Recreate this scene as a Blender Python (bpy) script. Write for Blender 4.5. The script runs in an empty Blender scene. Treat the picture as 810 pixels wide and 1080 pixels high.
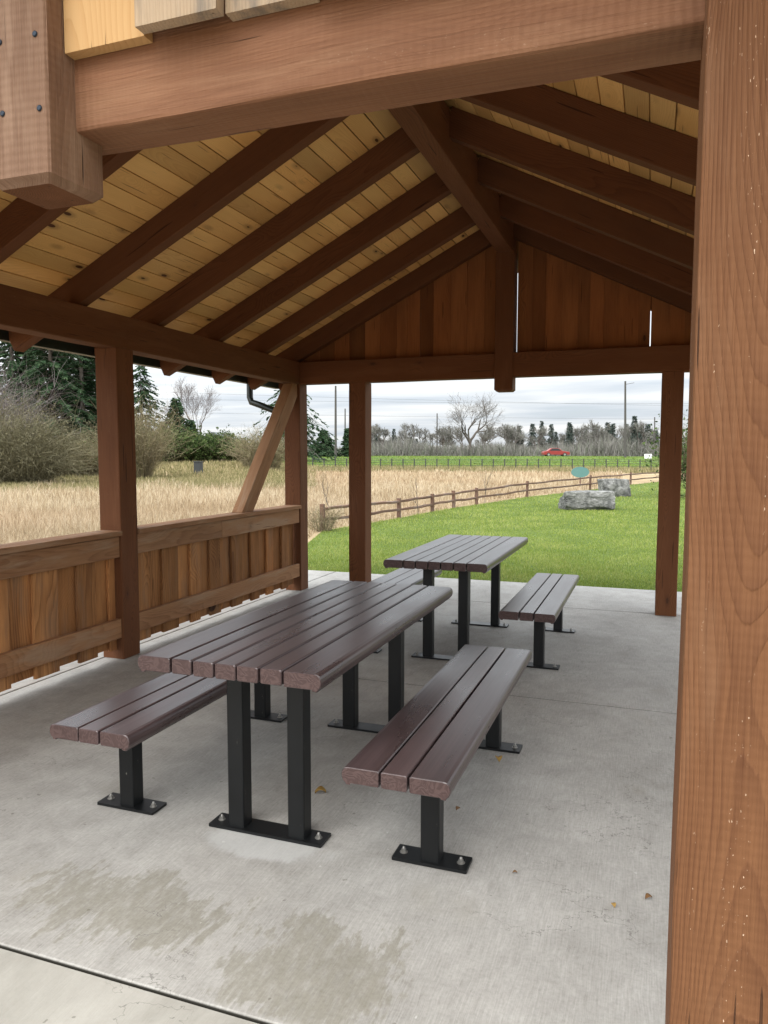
import bpy, math, random
import numpy as np
from mathutils import Vector, Matrix
random.seed(7)
RNG = np.random.default_rng(11)
scene = bpy.context.scene
COL = scene.collection
R = math.radians

# ------------------------------------------------------------------ camera frame (solved from the photo)
CAM = Vector((1.38756, -0.28164, 1.50153))
F_ = Vector((-0.336754, 0.938434, -0.077066)); U_ = Vector((-0.026807, 0.072257, 0.997026)); R_ = Vector((0.941211, 0.337818, 0.000824))
FPX = 784.77

def at(px, py, d):
    """point of the world seen at photo pixel (px,py), d metres in front of the camera"""
    return CAM + (F_ + R_ * ((px - 405) / FPX) + U_ * ((540 - py) / FPX)) * d

# ------------------------------------------------------------------ object helpers
def tag(o, label=None, cat=None, group=None, kind=None):
    if label: o['label'] = label
    if cat: o['category'] = cat
    if group: o['group'] = group
    if kind: o['kind'] = kind
    return o

def thing(name, loc, label, cat, group=None, rz=0.0):
    o = bpy.data.objects.new(name, None); COL.objects.link(o)
    o.location = loc; o.rotation_euler = (0, 0, rz); o.empty_display_size = 0.1
    return tag(o, label, cat, group)

def copy_tree(o, parent=None):
    c = o.copy(); COL.objects.link(c); c.parent = parent
    for ch in list(o.children):
        copy_tree(ch, c)
    return c

class MB:
    """collects lofted pieces, boxes and tubes with a grain coordinate per vertex; build() links ONE mesh object"""
    def __init__(s):
        s.v = []; s.f = []; s.gc = []; s.rn = []; s.mi = []; s.sm = []
    def loft(s, rings, along, prof, off, rnd, mat=0, cap=0, smooth=False, caps=True):
        base = len(s.v); n = len(prof)
        for ring, a in zip(rings, along):
            for p, (y, z) in zip(ring, prof):
                s.v.append(tuple(p)); s.gc.append((a + off[0], y + off[1], z + off[2])); s.rn.append(rnd)
        for i in range(len(rings) - 1):
            for j in range(n):
                k = (j + 1) % n
                s.f.append((base + i * n + j, base + i * n + k, base + (i + 1) * n + k, base + (i + 1) * n + j)); s.mi.append(mat); s.sm.append(smooth)
        if caps:
            for i, rev in ((0, True), (len(rings) - 1, False)):
                b2 = len(s.v)
                for p, (y, z) in zip(rings[i], prof):
                    s.v.append(tuple(p)); s.gc.append((along[i] + off[0], y + off[1], z + off[2])); s.rn.append(rnd)
                idx = list(range(b2, b2 + n))
                s.f.append(tuple(idx[::-1] if rev else idx)); s.mi.append(cap); s.sm.append(False)
    def timber(s, p0, p1, w, h, up=(0, 0, 1), ch=0.006, seg=0, jit=0.0, mat=0, cap=0, prof=None, rnd=None, off=None, smooth=False, endch=0.0):
        """a sawn piece from p0 to p1: w across, h along 'up'; chamfered edges, slightly wavy if jit"""
        p0 = Vector(p0); p1 = Vector(p1); a = (p1 - p0); L = a.length; a.normalize()
        upv = Vector(up); sd = a.cross(upv)
        if sd.length < 1e-6: sd = a.cross(Vector((0, 1, 0)))
        sd.normalize(); upv = sd.cross(a).normalized()
        if prof is None:
            x, y = w / 2, h / 2; c = min(ch, x * .6, y * .6); m = c * .3
            prof = [(-x, -y + c), (-x + m, -y + m), (-x + c, -y), (x - c, -y), (x - m, -y + m), (x, -y + c),
                    (x, y - c), (x - m, y - m), (x - c, y), (-x + c, y), (-x + m, y - m), (-x, y - c)]
        if rnd is None: rnd = random.random()
        if off is None: off = (random.uniform(0, 80), random.choice((-1, 1)) * random.uniform(.02, .35), random.choice((-1, 1)) * random.uniform(.02, .25))
        n = max(1, seg); ts = [i / n for i in range(n + 1)]; sc = [1.0] * (n + 1)
        if endch > 0:
            e = endch / L
            ts = [0, e] + [t for t in ts if e * 1.5 < t < 1 - e * 1.5] + [1 - e, 1]
            sc = [0] + [1] * (len(ts) - 2) + [0]
        rings = []; along = []
        ph = [random.uniform(0, 6.28) for _ in range(4)]
        for t, k in zip(ts, sc):
            d = t * L
            js = jit * (math.sin(d * 2.1 + ph[0]) + .6 * math.sin(d * 5.3 + ph[1])); ju = jit * (math.sin(d * 1.7 + ph[2]) + .6 * math.sin(d * 6.1 + ph[3]))
            ring = []
            for (y, z) in prof:
                if k == 0:
                    y2 = y - math.copysign(min(endch, abs(y)), y); z2 = z - math.copysign(min(endch, abs(z)), z)
                else:
                    jj = jit * .5
                    y2 = y + (random.uniform(-jj, jj) if jit else 0); z2 = z + (random.uniform(-jj, jj) if jit else 0)
                ring.append(p0 + a * d + sd * (y2 + js) + upv * (z2 + ju))
            rings.append(ring); along.append(d)
        s.loft(rings, along, prof, off, rnd, mat, cap, smooth)
    def box(s, c, size, mat=0, ch=0.003, rnd=None):
        c = Vector(c); x, y, z = size
        s.timber(c - Vector((0, 0, z / 2)), c + Vector((0, 0, z / 2)), x, y, up=(0, 1, 0), ch=ch, mat=mat, cap=mat, rnd=rnd)
    def tube(s, pts, rad, n=8, mat=0, caps=True, rnd=None, smooth=True):
        pts = [Vector(p) for p in pts]; m = len(pts)
        rr = rad if isinstance(rad, (list, tuple)) else [rad] * m
        rings = []; along = []; d = 0
        t0 = (pts[1] - pts[0]).normalized(); ref = Vector((0, 0, 1)) if abs(t0.z) < .9 else Vector((1, 0, 0))
        prof = [(math.cos(2 * math.pi * j / n) * rr[0], math.sin(2 * math.pi * j / n) * rr[0]) for j in range(n)]
        for i in range(m):
            t = (pts[min(i + 1, m - 1)] - pts[max(i - 1, 0)]).normalized()
            sd = t.cross(ref); sd = sd.normalized() if sd.length > 1e-5 else Vector((1, 0, 0)); up = sd.cross(t)
            rings.append([pts[i] + sd * math.cos(2 * math.pi * j / n) * rr[i] + up * math.sin(2 * math.pi * j / n) * rr[i] for j in range(n)])
            if i: d += (pts[i] - pts[i - 1]).length
            along.append(d)
        s.loft(rings, along, prof, (random.uniform(0, 50), random.random(), random.random()), random.random() if rnd is None else rnd, mat, mat, smooth, caps)
    def build(s, name, mats, parent=None, origin=(0, 0, 0), label=None):
        me = bpy.data.meshes.new(name); o0 = Vector(origin)
        me.from_pydata([(x - o0.x, y - o0.y, z - o0.z) for x, y, z in s.v], [], s.f)
        if not isinstance(mats, (list, tuple)): mats = [mats]
        for m in mats: me.materials.append(m)
        me.polygons.foreach_set('material_index', s.mi); me.polygons.foreach_set('use_smooth', s.sm)
        at_ = me.attributes.new('gc', 'FLOAT_VECTOR', 'POINT'); at_.data.foreach_set('vector', np.array(s.gc, dtype=np.float32).ravel())
        a2 = me.attributes.new('rnd', 'FLOAT', 'POINT'); a2.data.foreach_set('value', np.array(s.rn, dtype=np.float32))
        me.update()
        o = bpy.data.objects.new(name, me); COL.objects.link(o)
        if parent is not None: o.parent = parent
        if label: o['label'] = label
        return o

def np_mesh(name, V, faces_list, mats, rnd=None, mi=None, parent=None, smooth=False):
    """V (n,3); faces_list: list of int arrays (m,k) with fixed k each"""
    me = bpy.data.meshes.new(name)
    V = np.asarray(V, dtype=np.float32)
    me.vertices.add(len(V)); me.vertices.foreach_set('co', V.ravel())
    loops = np.concatenate([f.ravel() for f in faces_list]).astype(np.int32)
    cnt = np.concatenate([np.full(len(f), f.shape[1]) for f in faces_list]).astype(np.int32)
    st = np.concatenate([[0], np.cumsum(cnt)[:-1]]).astype(np.int32)
    me.loops.add(len(loops)); me.loops.foreach_set('vertex_index', loops)
    me.polygons.add(len(cnt)); me.polygons.foreach_set('loop_start', st); me.polygons.foreach_set('loop_total', cnt)
    if not isinstance(mats, (list, tuple)): mats = [mats]
    for m in mats: me.materials.append(m)
    if mi is not None: me.polygons.foreach_set('material_index', np.asarray(mi, dtype=np.int32))
    if smooth: me.polygons.foreach_set('use_smooth', np.ones(len(cnt), dtype=bool))
    if rnd is not None:
        a2 = me.attributes.new('rnd', 'FLOAT', 'POINT'); a2.data.foreach_set('value', np.asarray(rnd, dtype=np.float32))
    me.update(calc_edges=True); me.validate()
    o = bpy.data.objects.new(name, me); COL.objects.link(o)
    if parent is not None: o.parent = parent
    return o

# ------------------------------------------------------------------ node helpers
class NT:
    def __init__(s, name):
        s.m = bpy.data.materials.new(name); s.m.use_nodes = True; s.t = s.m.node_tree
        s.b = s.t.nodes['Principled BSDF']; s.out = s.t.nodes['Material Output']
    def n(s, typ, **kw):
        nd = s.t.nodes.new(typ)
        for k, v in kw.items():
            if k.startswith('i_'):
                key = k[2:]; key = int(key) if key.isdigit() else key.replace('_', ' ')
                s.set(nd.inputs[key], v)
            else: setattr(nd, k, v)
        return nd
    def set(s, inp, v):
        if isinstance(v, bpy.types.NodeSocket): s.t.links.new(v, inp)
        elif isinstance(v, bpy.types.Node): s.t.links.new(v.outputs[0], inp)
        else: inp.default_value = v
    def math(s, op, a, b=0.0, c=0.0, clamp=False):
        nd = s.t.nodes.new('ShaderNodeMath'); nd.operation = op; nd.use_clamp = clamp
        s.set(nd.inputs[0], a); s.set(nd.inputs[1], b); s.set(nd.inputs[2], c); return nd.outputs[0]
    def vmul(s, v, sc):
        nd = s.t.nodes.new('ShaderNodeVectorMath'); nd.operation = 'MULTIPLY'; s.set(nd.inputs[0], v); nd.inputs[1].default_value = sc; return nd.outputs[0]
    def noise(s, v, scale=1.0, detail=3.0, rough=.5, dist=0.0):
        nd = s.t.nodes.new('ShaderNodeTexNoise'); s.set(nd.inputs['Vector'], v); s.set(nd.inputs['Scale'], scale)
        nd.inputs['Detail'].default_value = detail; nd.inputs['Roughness'].default_value = rough; nd.inputs['Distortion'].default_value = dist
        return nd.outputs[0]
    def ss(s, v, lo, hi, a=0.0, b=1.0):
        nd = s.t.nodes.new('ShaderNodeMapRange'); nd.interpolation_type = 'SMOOTHSTEP'
        s.set(nd.inputs[0], v); s.set(nd.inputs[1], lo); s.set(nd.inputs[2], hi); s.set(nd.inputs[3], a); s.set(nd.inputs[4], b); return nd.outputs[0]
    def mix(s, fac, a, b, mode='MIX'):
        nd = s.t.nodes.new('ShaderNodeMix'); nd.data_type = 'RGBA'; nd.blend_type = mode
        s.set(nd.inputs[0], fac)
        for i, x in ((6, a), (7, b)):
            if isinstance(x, (tuple, list)) and len(x) == 3: x = (*x, 1)
            s.set(nd.inputs[i], x)
        return nd.outputs[2]
    def attr(s, name, vec=False):
        nd = s.t.nodes.new('ShaderNodeAttribute'); nd.attribute_name = name; return nd.outputs['Vector' if vec else 'Fac']
    def ramp(s, fac, stops):
        nd = s.t.nodes.new('ShaderNodeValToRGB'); s.set(nd.inputs[0], fac); cr = nd.color_ramp
        while len(cr.elements) < len(stops): cr.elements.new(.5)
        for e, (p, c) in zip(cr.elements, stops): e.position = p; e.color = (*c, 1)
        return nd.outputs[0]
    def bump(s, h, strength=.3, dist=.01, normal=None):
        nd = s.t.nodes.new('ShaderNodeBump'); s.set(nd.inputs['Height'], h); nd.inputs['Strength'].default_value = strength; nd.inputs['Distance'].default_value = dist
        if normal is not None: s.set(nd.inputs['Normal'], normal)
        return nd.outputs[0]
    def comb(s, x, y, z):
        nd = s.t.nodes.new('ShaderNodeCombineXYZ')
        for i, v in enumerate((x, y, z)): s.set(nd.inputs[i], v)
        return nd.outputs[0]
    def sep(s, v):
        nd = s.t.nodes.new('ShaderNodeSeparateXYZ'); s.set(nd.inputs[0], v); return nd.outputs
    def fin(s, col=None, rough=None, normal=None, spec=None, metal=None):
        if col is not None:
            if isinstance(col, (tuple, list)) and len(col) == 3: col = (*col, 1)
            s.set(s.b.inputs['Base Color'], col)
        if rough is not None: s.set(s.b.inputs['Roughness'], rough)
        if normal is not None: s.set(s.b.inputs['Normal'], normal)
        if spec is not None: s.set(s.b.inputs['Specular IOR Level'], spec)
        if metal is not None: s.b.inputs['Metallic'].default_value = metal
        return s.m
    def pos(s): return s.n('ShaderNodeNewGeometry').outputs['Position']

def wood(name, dark, light, knot=(0.05, 0.02, 0.01), rings=55.0, ring_amt=.55, fiber=.35, blot=.35, vary=.35, knots=1.0, weather=None, wamt=0.0, flecks=0.0, rough=.75, bump=.35, saw=0.0, spec=.25, kscale=1.0, kz=1.0, ksel=.45, kr=1.0):
    t = NT(name); gc = t.attr('gc', True); rn = t.attr('rnd')
    x, y, z = t.sep(gc)
    low = t.noise(t.vmul(gc, (.9, 4, 4)), 1.0, 2); low2 = t.noise(t.vmul(gc, (.8, 3.5, 3.5)), 1.0, 2, dist=.4)
    # knots: sparse cells that swirl the rings
    kv = t.n('ShaderNodeTexVoronoi', feature='F1', distance='EUCLIDEAN'); t.set(kv.inputs['Vector'], t.vmul(gc, (1.9 * kscale, 4.6 * kscale, 4.6 * kscale * kz))); kv.inputs['Scale'].default_value = 1.0; kv.inputs['Randomness'].default_value = 1.0
    kd = kv.outputs['Distance']; kc = t.sep(kv.outputs['Color'])[0]
    sel = t.ss(kc, ksel, ksel + .05)
    swirl = t.math('MULTIPLY', t.ss(kd, .0, .55, 1, 0), sel)
    yy = t.math('ADD', y, t.math('MULTIPLY', t.math('SUBTRACT', low, .5), .085)); zz = t.math('ADD', z, t.math('MULTIPLY', t.math('SUBTRACT', low2, .5), .085))
    zz = t.math('ADD', zz, t.math('MULTIPLY', t.math('SINE', t.math('MULTIPLY', x, 1.9)), .05))
    r = t.math('SQRT', t.math('ADD', t.math('MULTIPLY', yy, yy), t.math('MULTIPLY', zz, zz)))
    r = t.math('ADD', r, t.math('MULTIPLY', swirl, .07 * knots))
    fib = t.noise(t.vmul(gc, (4, 240, 240)), 1.0, 2, .6); fib2 = t.noise(t.vmul(gc, (1.5, 60, 60)), 1.0, 3, .6)
    ph = t.math('ADD', t.math('MULTIPLY', r, rings * 6.283), t.math('MULTIPLY', fib2, 2.4))
    fr_ = t.math('FRACT', t.math('DIVIDE', ph, 6.283))
    ring = t.math('MULTIPLY', t.math('POWER', fr_, 2.2), t.ss(fr_, .90, 1.0, 1, 0))
    chk = t.ss(t.noise(t.vmul(gc, (2.4, 75, 75)), 1.0, 1, .4), .735, .765)
    blt = t.noise(t.vmul(gc, (1.1, 6, 6)), 1.0, 4, .6)
    f = t.math('MULTIPLY', ring, ring_amt)
    f = t.math('ADD', f, t.math('MULTIPLY', t.math('SUBTRACT', fib, .5), fiber))
    f = t.math('ADD', f, t.math('MULTIPLY', t.math('SUBTRACT', blt, .5), blot * 1.6))
    f = t.math('ADD', f, .28, clamp=True)
    col = t.mix(f, light, dark)
    v = t.math('ADD', 1 - vary / 2, t.math('MULTIPLY', rn, vary))
    col = t.mix(1.0, col, t.comb(v, v, v), 'MULTIPLY')
    hue = t.ss(t.math('FRACT', t.math('MULTIPLY', rn, 7.31)), .3, 1.0, 0, .28)
    col = t.mix(hue, col, t.mix(1.0, col, (1.0, .80, .62), 'MULTIPLY'))
    kn = t.math('MULTIPLY', t.math('ADD', t.math('MULTIPLY', t.ss(kd, .045 * kr, .065 * kr, 1, 0), .8), t.math('MULTIPLY', t.ss(kd, .06 * kr, .16 * kr, 1, 0), .35), clamp=True), sel)
    if knots > 0: col = t.mix(t.math('MULTIPLY', kn, min(1, knots)), col, knot)
    if weather is not None:
        wn = t.noise(t.vmul(gc, (1.4, 9, 9)), 1.0, 5, .65)
        col = t.mix(t.math('MULTIPLY', t.ss(wn, .48, .66), wamt), col, weather)
    if flecks > 0:
        fl = t.noise(t.vmul(gc, (95, 260, 260)), 1.0, 2, .55); fm = t.noise(t.vmul(gc, (1.3, 26, 26)), 1.0, 3, .6)
        fk = t.math('MULTIPLY', t.ss(fl, .67, .71), t.ss(fm, .53, .68))
        col = t.mix(t.math('MULTIPLY', fk, flecks), col, (.62, .47, .34))
    col = t.mix(t.math('MULTIPLY', chk, .75), col, tuple(c * .35 for c in dark))
    h = t.math('ADD', t.math('MULTIPLY', ring, -.9 * ring_amt), t.math('MULTIPLY', fib, .7))
    h = t.math('SUBTRACT', h, t.math('MULTIPLY', chk, 1.2))
    h = t.math('SUBTRACT', h, t.math('MULTIPLY', kn, .5))
    if saw > 0:
        sw = t.math('SINE', t.math('ADD', t.math('MULTIPLY', x, 330), t.math('MULTIPLY', low, 14)))
        h = t.math('ADD', h, t.math('MULTIPLY', sw, saw))
    rg = t.math('ADD', rough - .08, t.math('MULTIPLY', fib, .16))
    return t.fin(col, rg, t.bump(h, bump, .004), spec)

M = {}
M['stain'] = wood('stained_timber', (.056, .0185, .0066), (.158, .060, .0225), rings=150, ring_amt=.4, knots=.8, flecks=.2, wamt=.3, weather=(.175, .074, .034), bump=.5, vary=.25, ksel=.3)
M['stain_dark'] = wood('stained_rafter_timber', (.058, .0195, .0072), (.140, .053, .0205), rings=150, ring_amt=.35, knots=.6, bump=.45, vary=.25, blot=.5)
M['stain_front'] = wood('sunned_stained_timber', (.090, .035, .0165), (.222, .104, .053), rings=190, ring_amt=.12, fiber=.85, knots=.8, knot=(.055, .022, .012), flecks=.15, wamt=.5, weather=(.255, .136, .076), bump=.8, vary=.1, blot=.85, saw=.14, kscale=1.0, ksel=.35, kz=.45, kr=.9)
M['stain_king'] = wood('bleached_stained_timber', (.095, .049, .029), (.215, .125, .078), rings=150, ring_amt=.22, fiber=.8, knots=.9, knot=(.08, .04, .022), flecks=.3, wamt=.5, weather=(.29, .19, .13), bump=.8, vary=.1, blot=.7, saw=.12, kscale=1.0, ksel=.3)
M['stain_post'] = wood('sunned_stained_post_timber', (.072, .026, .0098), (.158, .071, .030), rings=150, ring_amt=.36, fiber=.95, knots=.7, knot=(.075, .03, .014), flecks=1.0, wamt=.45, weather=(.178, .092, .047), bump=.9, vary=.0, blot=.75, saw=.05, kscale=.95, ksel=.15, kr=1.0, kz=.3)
M['deck'] = wood('pine_deck_board', (.45, .225, .068), (.74, .46, .175), knot=(.075, .026, .010), rings=120, ring_amt=.3, fiber=.25, blot=.5, vary=.45, knots=1.0, bump=.2, rough=.55, kscale=1.6, kz=.10, ksel=.12, kr=1.7)
M['siding'] = wood('rough_cedar_board', (.105, .036, .013), (.47, .225, .085), rings=110, ring_amt=.45, fiber=.6, blot=.95, vary=.65, knots=1.0, weather=(.25, .155, .095), wamt=.5, bump=.9, rough=.85, kz=.3, kr=1.6, ksel=.25)
M['gable'] = wood('gable_cedar_board', (.095, .031, .011), (.30, .116, .040), rings=120, ring_amt=.45, fiber=.5, blot=.7, vary=.8, knots=.9, bump=.7, rough=.85)
M['rail'] = wood('weathered_rail_timber', (.15, .066, .030), (.37, .205, .105), rings=140, ring_amt=.35, fiber=.5, blot=.7, vary=.25, knots=.9, weather=(.36, .25, .165), wamt=.6, bump=.6, rough=.8, kz=.5)
M['fresh'] = wood('fresh_pine_board', (.42, .245, .10), (.55, .37, .18), knot=(.2, .09, .04), rings=95, ring_amt=.45, fiber=.2, blot=.2, vary=.1, knots=.6, bump=.3)
M['grey_pine'] = wood('weathered_pine_board', (.27, .19, .115), (.44, .335, .23), knot=(.12, .08, .05), rings=120, ring_amt=.3, fiber=.9, blot=.7, vary=.1, knots=.8, weather=(.15, .13, .11), wamt=.8, bump=.7)
M['fence'] = wood('split_rail_timber', (.075, .042, .030), (.16, .095, .068), rings=110, fiber=.6, blot=.6, vary=.3, weather=(.20, .17, .15), wamt=.5, bump=.8)

# recycled plastic planks: brown, streaked along the length; lighter sawn ends
def plastic(name, base, hi, end=False):
    t = NT(name); gc = t.attr('gc', True); rn = t.attr('rnd')
    if end:
        y = t.noise(t.vmul(gc, (3, 16, 16)), 1.0, 2, .5, 1.0); w = t.math('SINE', t.math('MULTIPLY', y, 46)); f = t.ss(w, -.6, 1)
        col = t.mix(t.math('MULTIPLY', f, .55), base, hi)
        return t.fin(col, .62, t.bump(w, .25, .002), .3)
    st = t.noise(t.vmul(gc, (1.2, 150, 150)), 1.0, 3, .6); bl = t.noise(t.vmul(gc, (2.0, 9, 9)), 1.0, 4, .6); sp = t.noise(t.vmul(gc, (40, 60, 60)), 1.0, 2)
    f = t.math('ADD', t.math('MULTIPLY', st, .6), t.math('MULTIPLY', bl, .5), clamp=True)
    col = t.mix(t.ss(f, .35, .75), base, hi)
    v = t.math('ADD', .85, t.math('MULTIPLY', rn, .3)); col = t.mix(1.0, col, t.comb(v, v, v), 'MULTIPLY')
    dirt = t.math('MULTIPLY', t.ss(t.noise(t.vmul(gc, (26, 60, 60)), 1.0, 3, .6), .66, .70), t.ss(t.noise(t.vmul(gc, (2, 6, 6)), 1.0, 2), .5, .62))
    col = t.mix(t.math('MULTIPLY', dirt, .4), col, (.20, .17, .15))
    h = t.math('ADD', st, t.math('MULTIPLY', sp, .5))
    return t.fin(col, t.math('ADD', .20, t.math('MULTIPLY', bl, .2)), t.bump(h, .05, .002), .6)
M['plank'] = plastic('brown_recycled_plank', (.044, .0275, .0275), (.088, .058, .058))
M['plank_end'] = plastic('sawn_plank_end', (.062, .037, .034), (.105, .066, .060), True)

def plain(name, col, rough=.5, metal=0.0, var=.12, scale=9.0, bump=.1, spec=.5, scuff=None):
    t = NT(name); p = t.n('ShaderNodeTexCoord').outputs['Object']
    a = t.noise(p, scale, 4, .6); b = t.noise(p, scale * 14, 2)
    v = t.math('ADD', 1 - var, t.math('MULTIPLY', a, 2 * var)); c = t.mix(1.0, col, t.comb(v, v, v), 'MULTIPLY')
    if scuff: c = t.mix(t.math('MULTIPLY', t.ss(t.noise(t.vmul(p, (60, 60, 18)), 1.0, 4, .7), .66, .72), t.ss(t.noise(p, 7, 3), .5, .62)), c, (*scuff, 1))
    return t.fin(c, t.math('ADD', rough - .08, t.math('MULTIPLY', a, .16)), t.bump(t.math('ADD', a, t.math('MULTIPLY', b, .3)), bump, .004), spec, metal)
M['black'] = plain('black_powder_coat', (.0045, .005, .0055), .42, 0, .25, 12, .10, .35, (.16, .15, .13))
M['zinc'] = plain('zinc_bolt', (.30, .29, .27), .5, .8, .2, 60)
M['screw'] = plain('dark_screw_head', (.02, .03, .045), .45, .6)
M['gutter'] = plain('dark_green_gutter', (.010, .016, .014), .35)
M['roofing'] = plain('dark_metal_roofing', (.02, .02, .02), .5)
M['pole'] = plain('utility_pole_wood', (.055, .05, .045), .85, 0, .2, 3)
M['wire'] = plain('cable', (.05, .05, .05), .6)
M['wirefence'] = plain('black_fence_wire', (.03, .032, .03), .6)
M['white'] = plain('white_paint', (.72, .72, .70), .5)
M['teal'] = plain('teal_panel', (.085, .19, .175), .45)
M['red'] = plain('red_car_paint', (.22, .022, .018), .35)
M['glass'] = plain('dark_glass', (.02, .025, .03), .08)
M['tyre'] = plain('tyre_rubber', (.015, .015, .015), .8)
M['boxgrey'] = plain('grey_box_paint', (.035, .04, .043), .5)
M['leaf'] = plain('dry_leaf', (.17, .085, .03), .7)
M['leafy'] = plain('yellow_leaf', (.33, .20, .05), .6)

def boulder_mat():
    t = NT('grey_boulder_stone'); p = t.n('ShaderNodeTexCoord').outputs['Object']
    a = t.noise(p, 2.2, 6, .65, .6); b = t.noise(p, 9, 5, .7)
    c = t.ramp(t.math('ADD', t.math('MULTIPLY', a, .6), t.math('MULTIPLY', b, .4)), [(.36, (.04, .04, .04)), (.46, (.105, .105, .10)), (.55, (.19, .188, .18)), (.7, (.34, .335, .32))])
    return t.fin(c, .9, t.bump(t.math('ADD', a, t.math('MULTIPLY', b, .5)), .9, .06), .2)
M['stone'] = boulder_mat()

def concrete_mat():
    t = NT('broomed_concrete'); p = t.pos(); x, y, z = t.sep(p)
    wob = t.noise(t.vmul(p, (3, 3, 1)), 1.0, 3, .6)
    pb = t.comb(t.math('ADD', x, t.math('MULTIPLY', wob, .03)), y, 0.0)
    broom = t.noise(t.vmul(pb, (210, 9, 1)), 1.0, 3, .7); broom2 = t.noise(t.vmul(pb, (70, 2.6, 1)), 1.0, 4, .65)
    bl = t.noise(t.vmul(p, (1.5, 1.1, 1)), 1.0, 7, .66, .5); fine = t.noise(p, 70, 4, .7); mid = t.noise(p, 6, 6, .7, .6)
    f = t.math('ADD', t.math('MULTIPLY', bl, .30), t.math('ADD', t.math('MULTIPLY', mid, .24), t.math('ADD', t.math('MULTIPLY', fine, .22), t.math('MULTIPLY', broom, .26))))
    col = t.ramp(f, [(.36, (.19, .179, .162)), (.47, (.278, .265, .245)), (.55, (.342, .328, .305)), (.66, (.435, .418, .392))])
    scuff = t.math('MULTIPLY', t.ss(t.noise(t.vmul(p, (38, 12, 1)), 1.0, 5, .75), .62, .74), t.ss(t.noise(p, 2.6, 4, .6), .5, .62))
    col = t.mix(t.math('MULTIPLY', scuff, .5), col, (.52, .51, .49))
    col = t.mix(t.ss(fine, .58, .75, 0, .35), col, (.15, .145, .14))
    # near apron: yellower and paler than the other panels
    ap = t.ss(y, 1.355, 1.37, 1, 0); col = t.mix(t.math('MULTIPLY', ap, .75), col, t.mix(t.ss(bl, .35, .65), (.25, .237, .205), (.375, .358, .318)))
    # damp stains near the front joint, ragged along the broom lines
    jag = t.noise(t.vmul(p, (30, 8, 1)), 1.0, 4, .7); jag2 = t.noise(t.vmul(p, (5.5, 3.0, 1)), 1.0, 5, .65)
    def spot(cx, cy, rx, ry):
        dx = t.math('DIVIDE', t.math('SUBTRACT', x, cx), rx); dy = t.math('DIVIDE', t.math('SUBTRACT', y, cy), ry)
        return t.math('SUBTRACT', 1, t.math('ADD', t.math('MULTIPLY', dx, dx), t.math('MULTIPLY', dy, dy)))
    s1 = spot(-.22, 1.66, .50, .26); s2 = spot(.50, 1.58, .34, .34); s3 = spot(.98, 1.33, .16, .16)
    s = t.math('MAXIMUM', s1, t.math('MAXIMUM', s2, s3))
    s = t.math('ADD', s, t.math('ADD', t.math('MULTIPLY', t.math('SUBTRACT', jag, .5), 1.9), t.math('MULTIPLY', t.math('SUBTRACT', jag2, .5), 3.0)))
    st = t.math('MULTIPLY', t.ss(s, .34, .62), t.ss(y, 1.37, 1.40))
    st = t.math('MULTIPLY', st, t.ss(t.noise(t.vmul(p, (40, 14, 1)), 1.0, 4, .7), .3, .6, .45, 1))
    col = t.mix(t.math('MULTIPLY', st, .6), col, t.mix(fine, (.135, .120, .085), (.21, .195, .15)))
    st2 = t.noise(t.vmul(p, (1.1, .9, 1)), 1.7, 5, .6); col = t.mix(t.ss(st2, .57, .72, 0, .35), col, (.22, .20, .16))
    ck = t.noise(t.vmul(p, (1.7, 2.3, 1)), 1.0, 6, .6); crack = t.math('MULTIPLY', t.ss(t.math('ABSOLUTE', t.math('SUBTRACT', ck, .53)), .0, .0035, 1, 0), t.ss(t.noise(p, 1.1, 2), .52, .60))
    col = t.mix(t.math('MULTIPLY', crack, .55), col, (.07, .065, .055))
    pit = t.noise(p, 26, 2, .5); col = t.mix(t.ss(pit, .735, .76, 0, .5), col, (.09, .08, .06)); col = t.mix(t.ss(pit, .25, .22, 0, .45), col, (.55, .54, .51))
    joint = t.ss(z, -.0075, -.0015, 1, 0); col = t.mix(joint, col, (.022, .020, .015))
    # whitish bloom round the near table foot
    w1 = t.math('ADD', spot(.02, 2.17, .36, .14), t.math('MULTIPLY', t.math('SUBTRACT', jag2, .5), 1.4))
    col = t.mix(t.ss(w1, .2, .7, 0, .5), col, (.50, .50, .49))
    h = t.math('ADD', t.math('MULTIPLY', broom, .8), t.math('MULTIPLY', fine, .5))
    # fine crack running across from the right
    return t.fin(col, t.math('SUBTRACT', .88, t.math('MULTIPLY', st, .15)), t.bump(h, .5, .003), .25)
M['concrete'] = concrete_mat()

def ground_mat(name, cols, scale=1.0):
    t = NT(name); p = t.pos(); a = t.noise(p, .25 * scale, 5, .6); b = t.noise(p, 6 * scale, 4, .7); c = t.noise(p, 60 * scale, 2)
    f = t.math('ADD', t.math('MULTIPLY', a, .45), t.math('ADD', t.math('MULTIPLY', b, .35), t.math('MULTIPLY', c, .25)))
    return t.fin(t.ramp(f, [(.35, cols[0]), (.52, cols[1]), (.7, cols[2])]), .95, t.bump(t.math('ADD', b, c), .8, .03), .1)
M['ground'] = ground_mat('straw_ground', [(.17, .125, .075), (.28, .21, .125), (.38, .295, .185)])
M['lawnbase'] = ground_mat('lawn_soil_green', [(.05, .075, .020), (.08, .115, .028), (.12, .155, .045)])
M['farfield'] = ground_mat('far_meadow', [(.050, .095, .020), (.08, .135, .030), (.12, .175, .05)], .6)
M['asphalt'] = ground_mat('asphalt', [(.04, .04, .04), (.055, .055, .055), (.08, .08, .08)])

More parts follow.
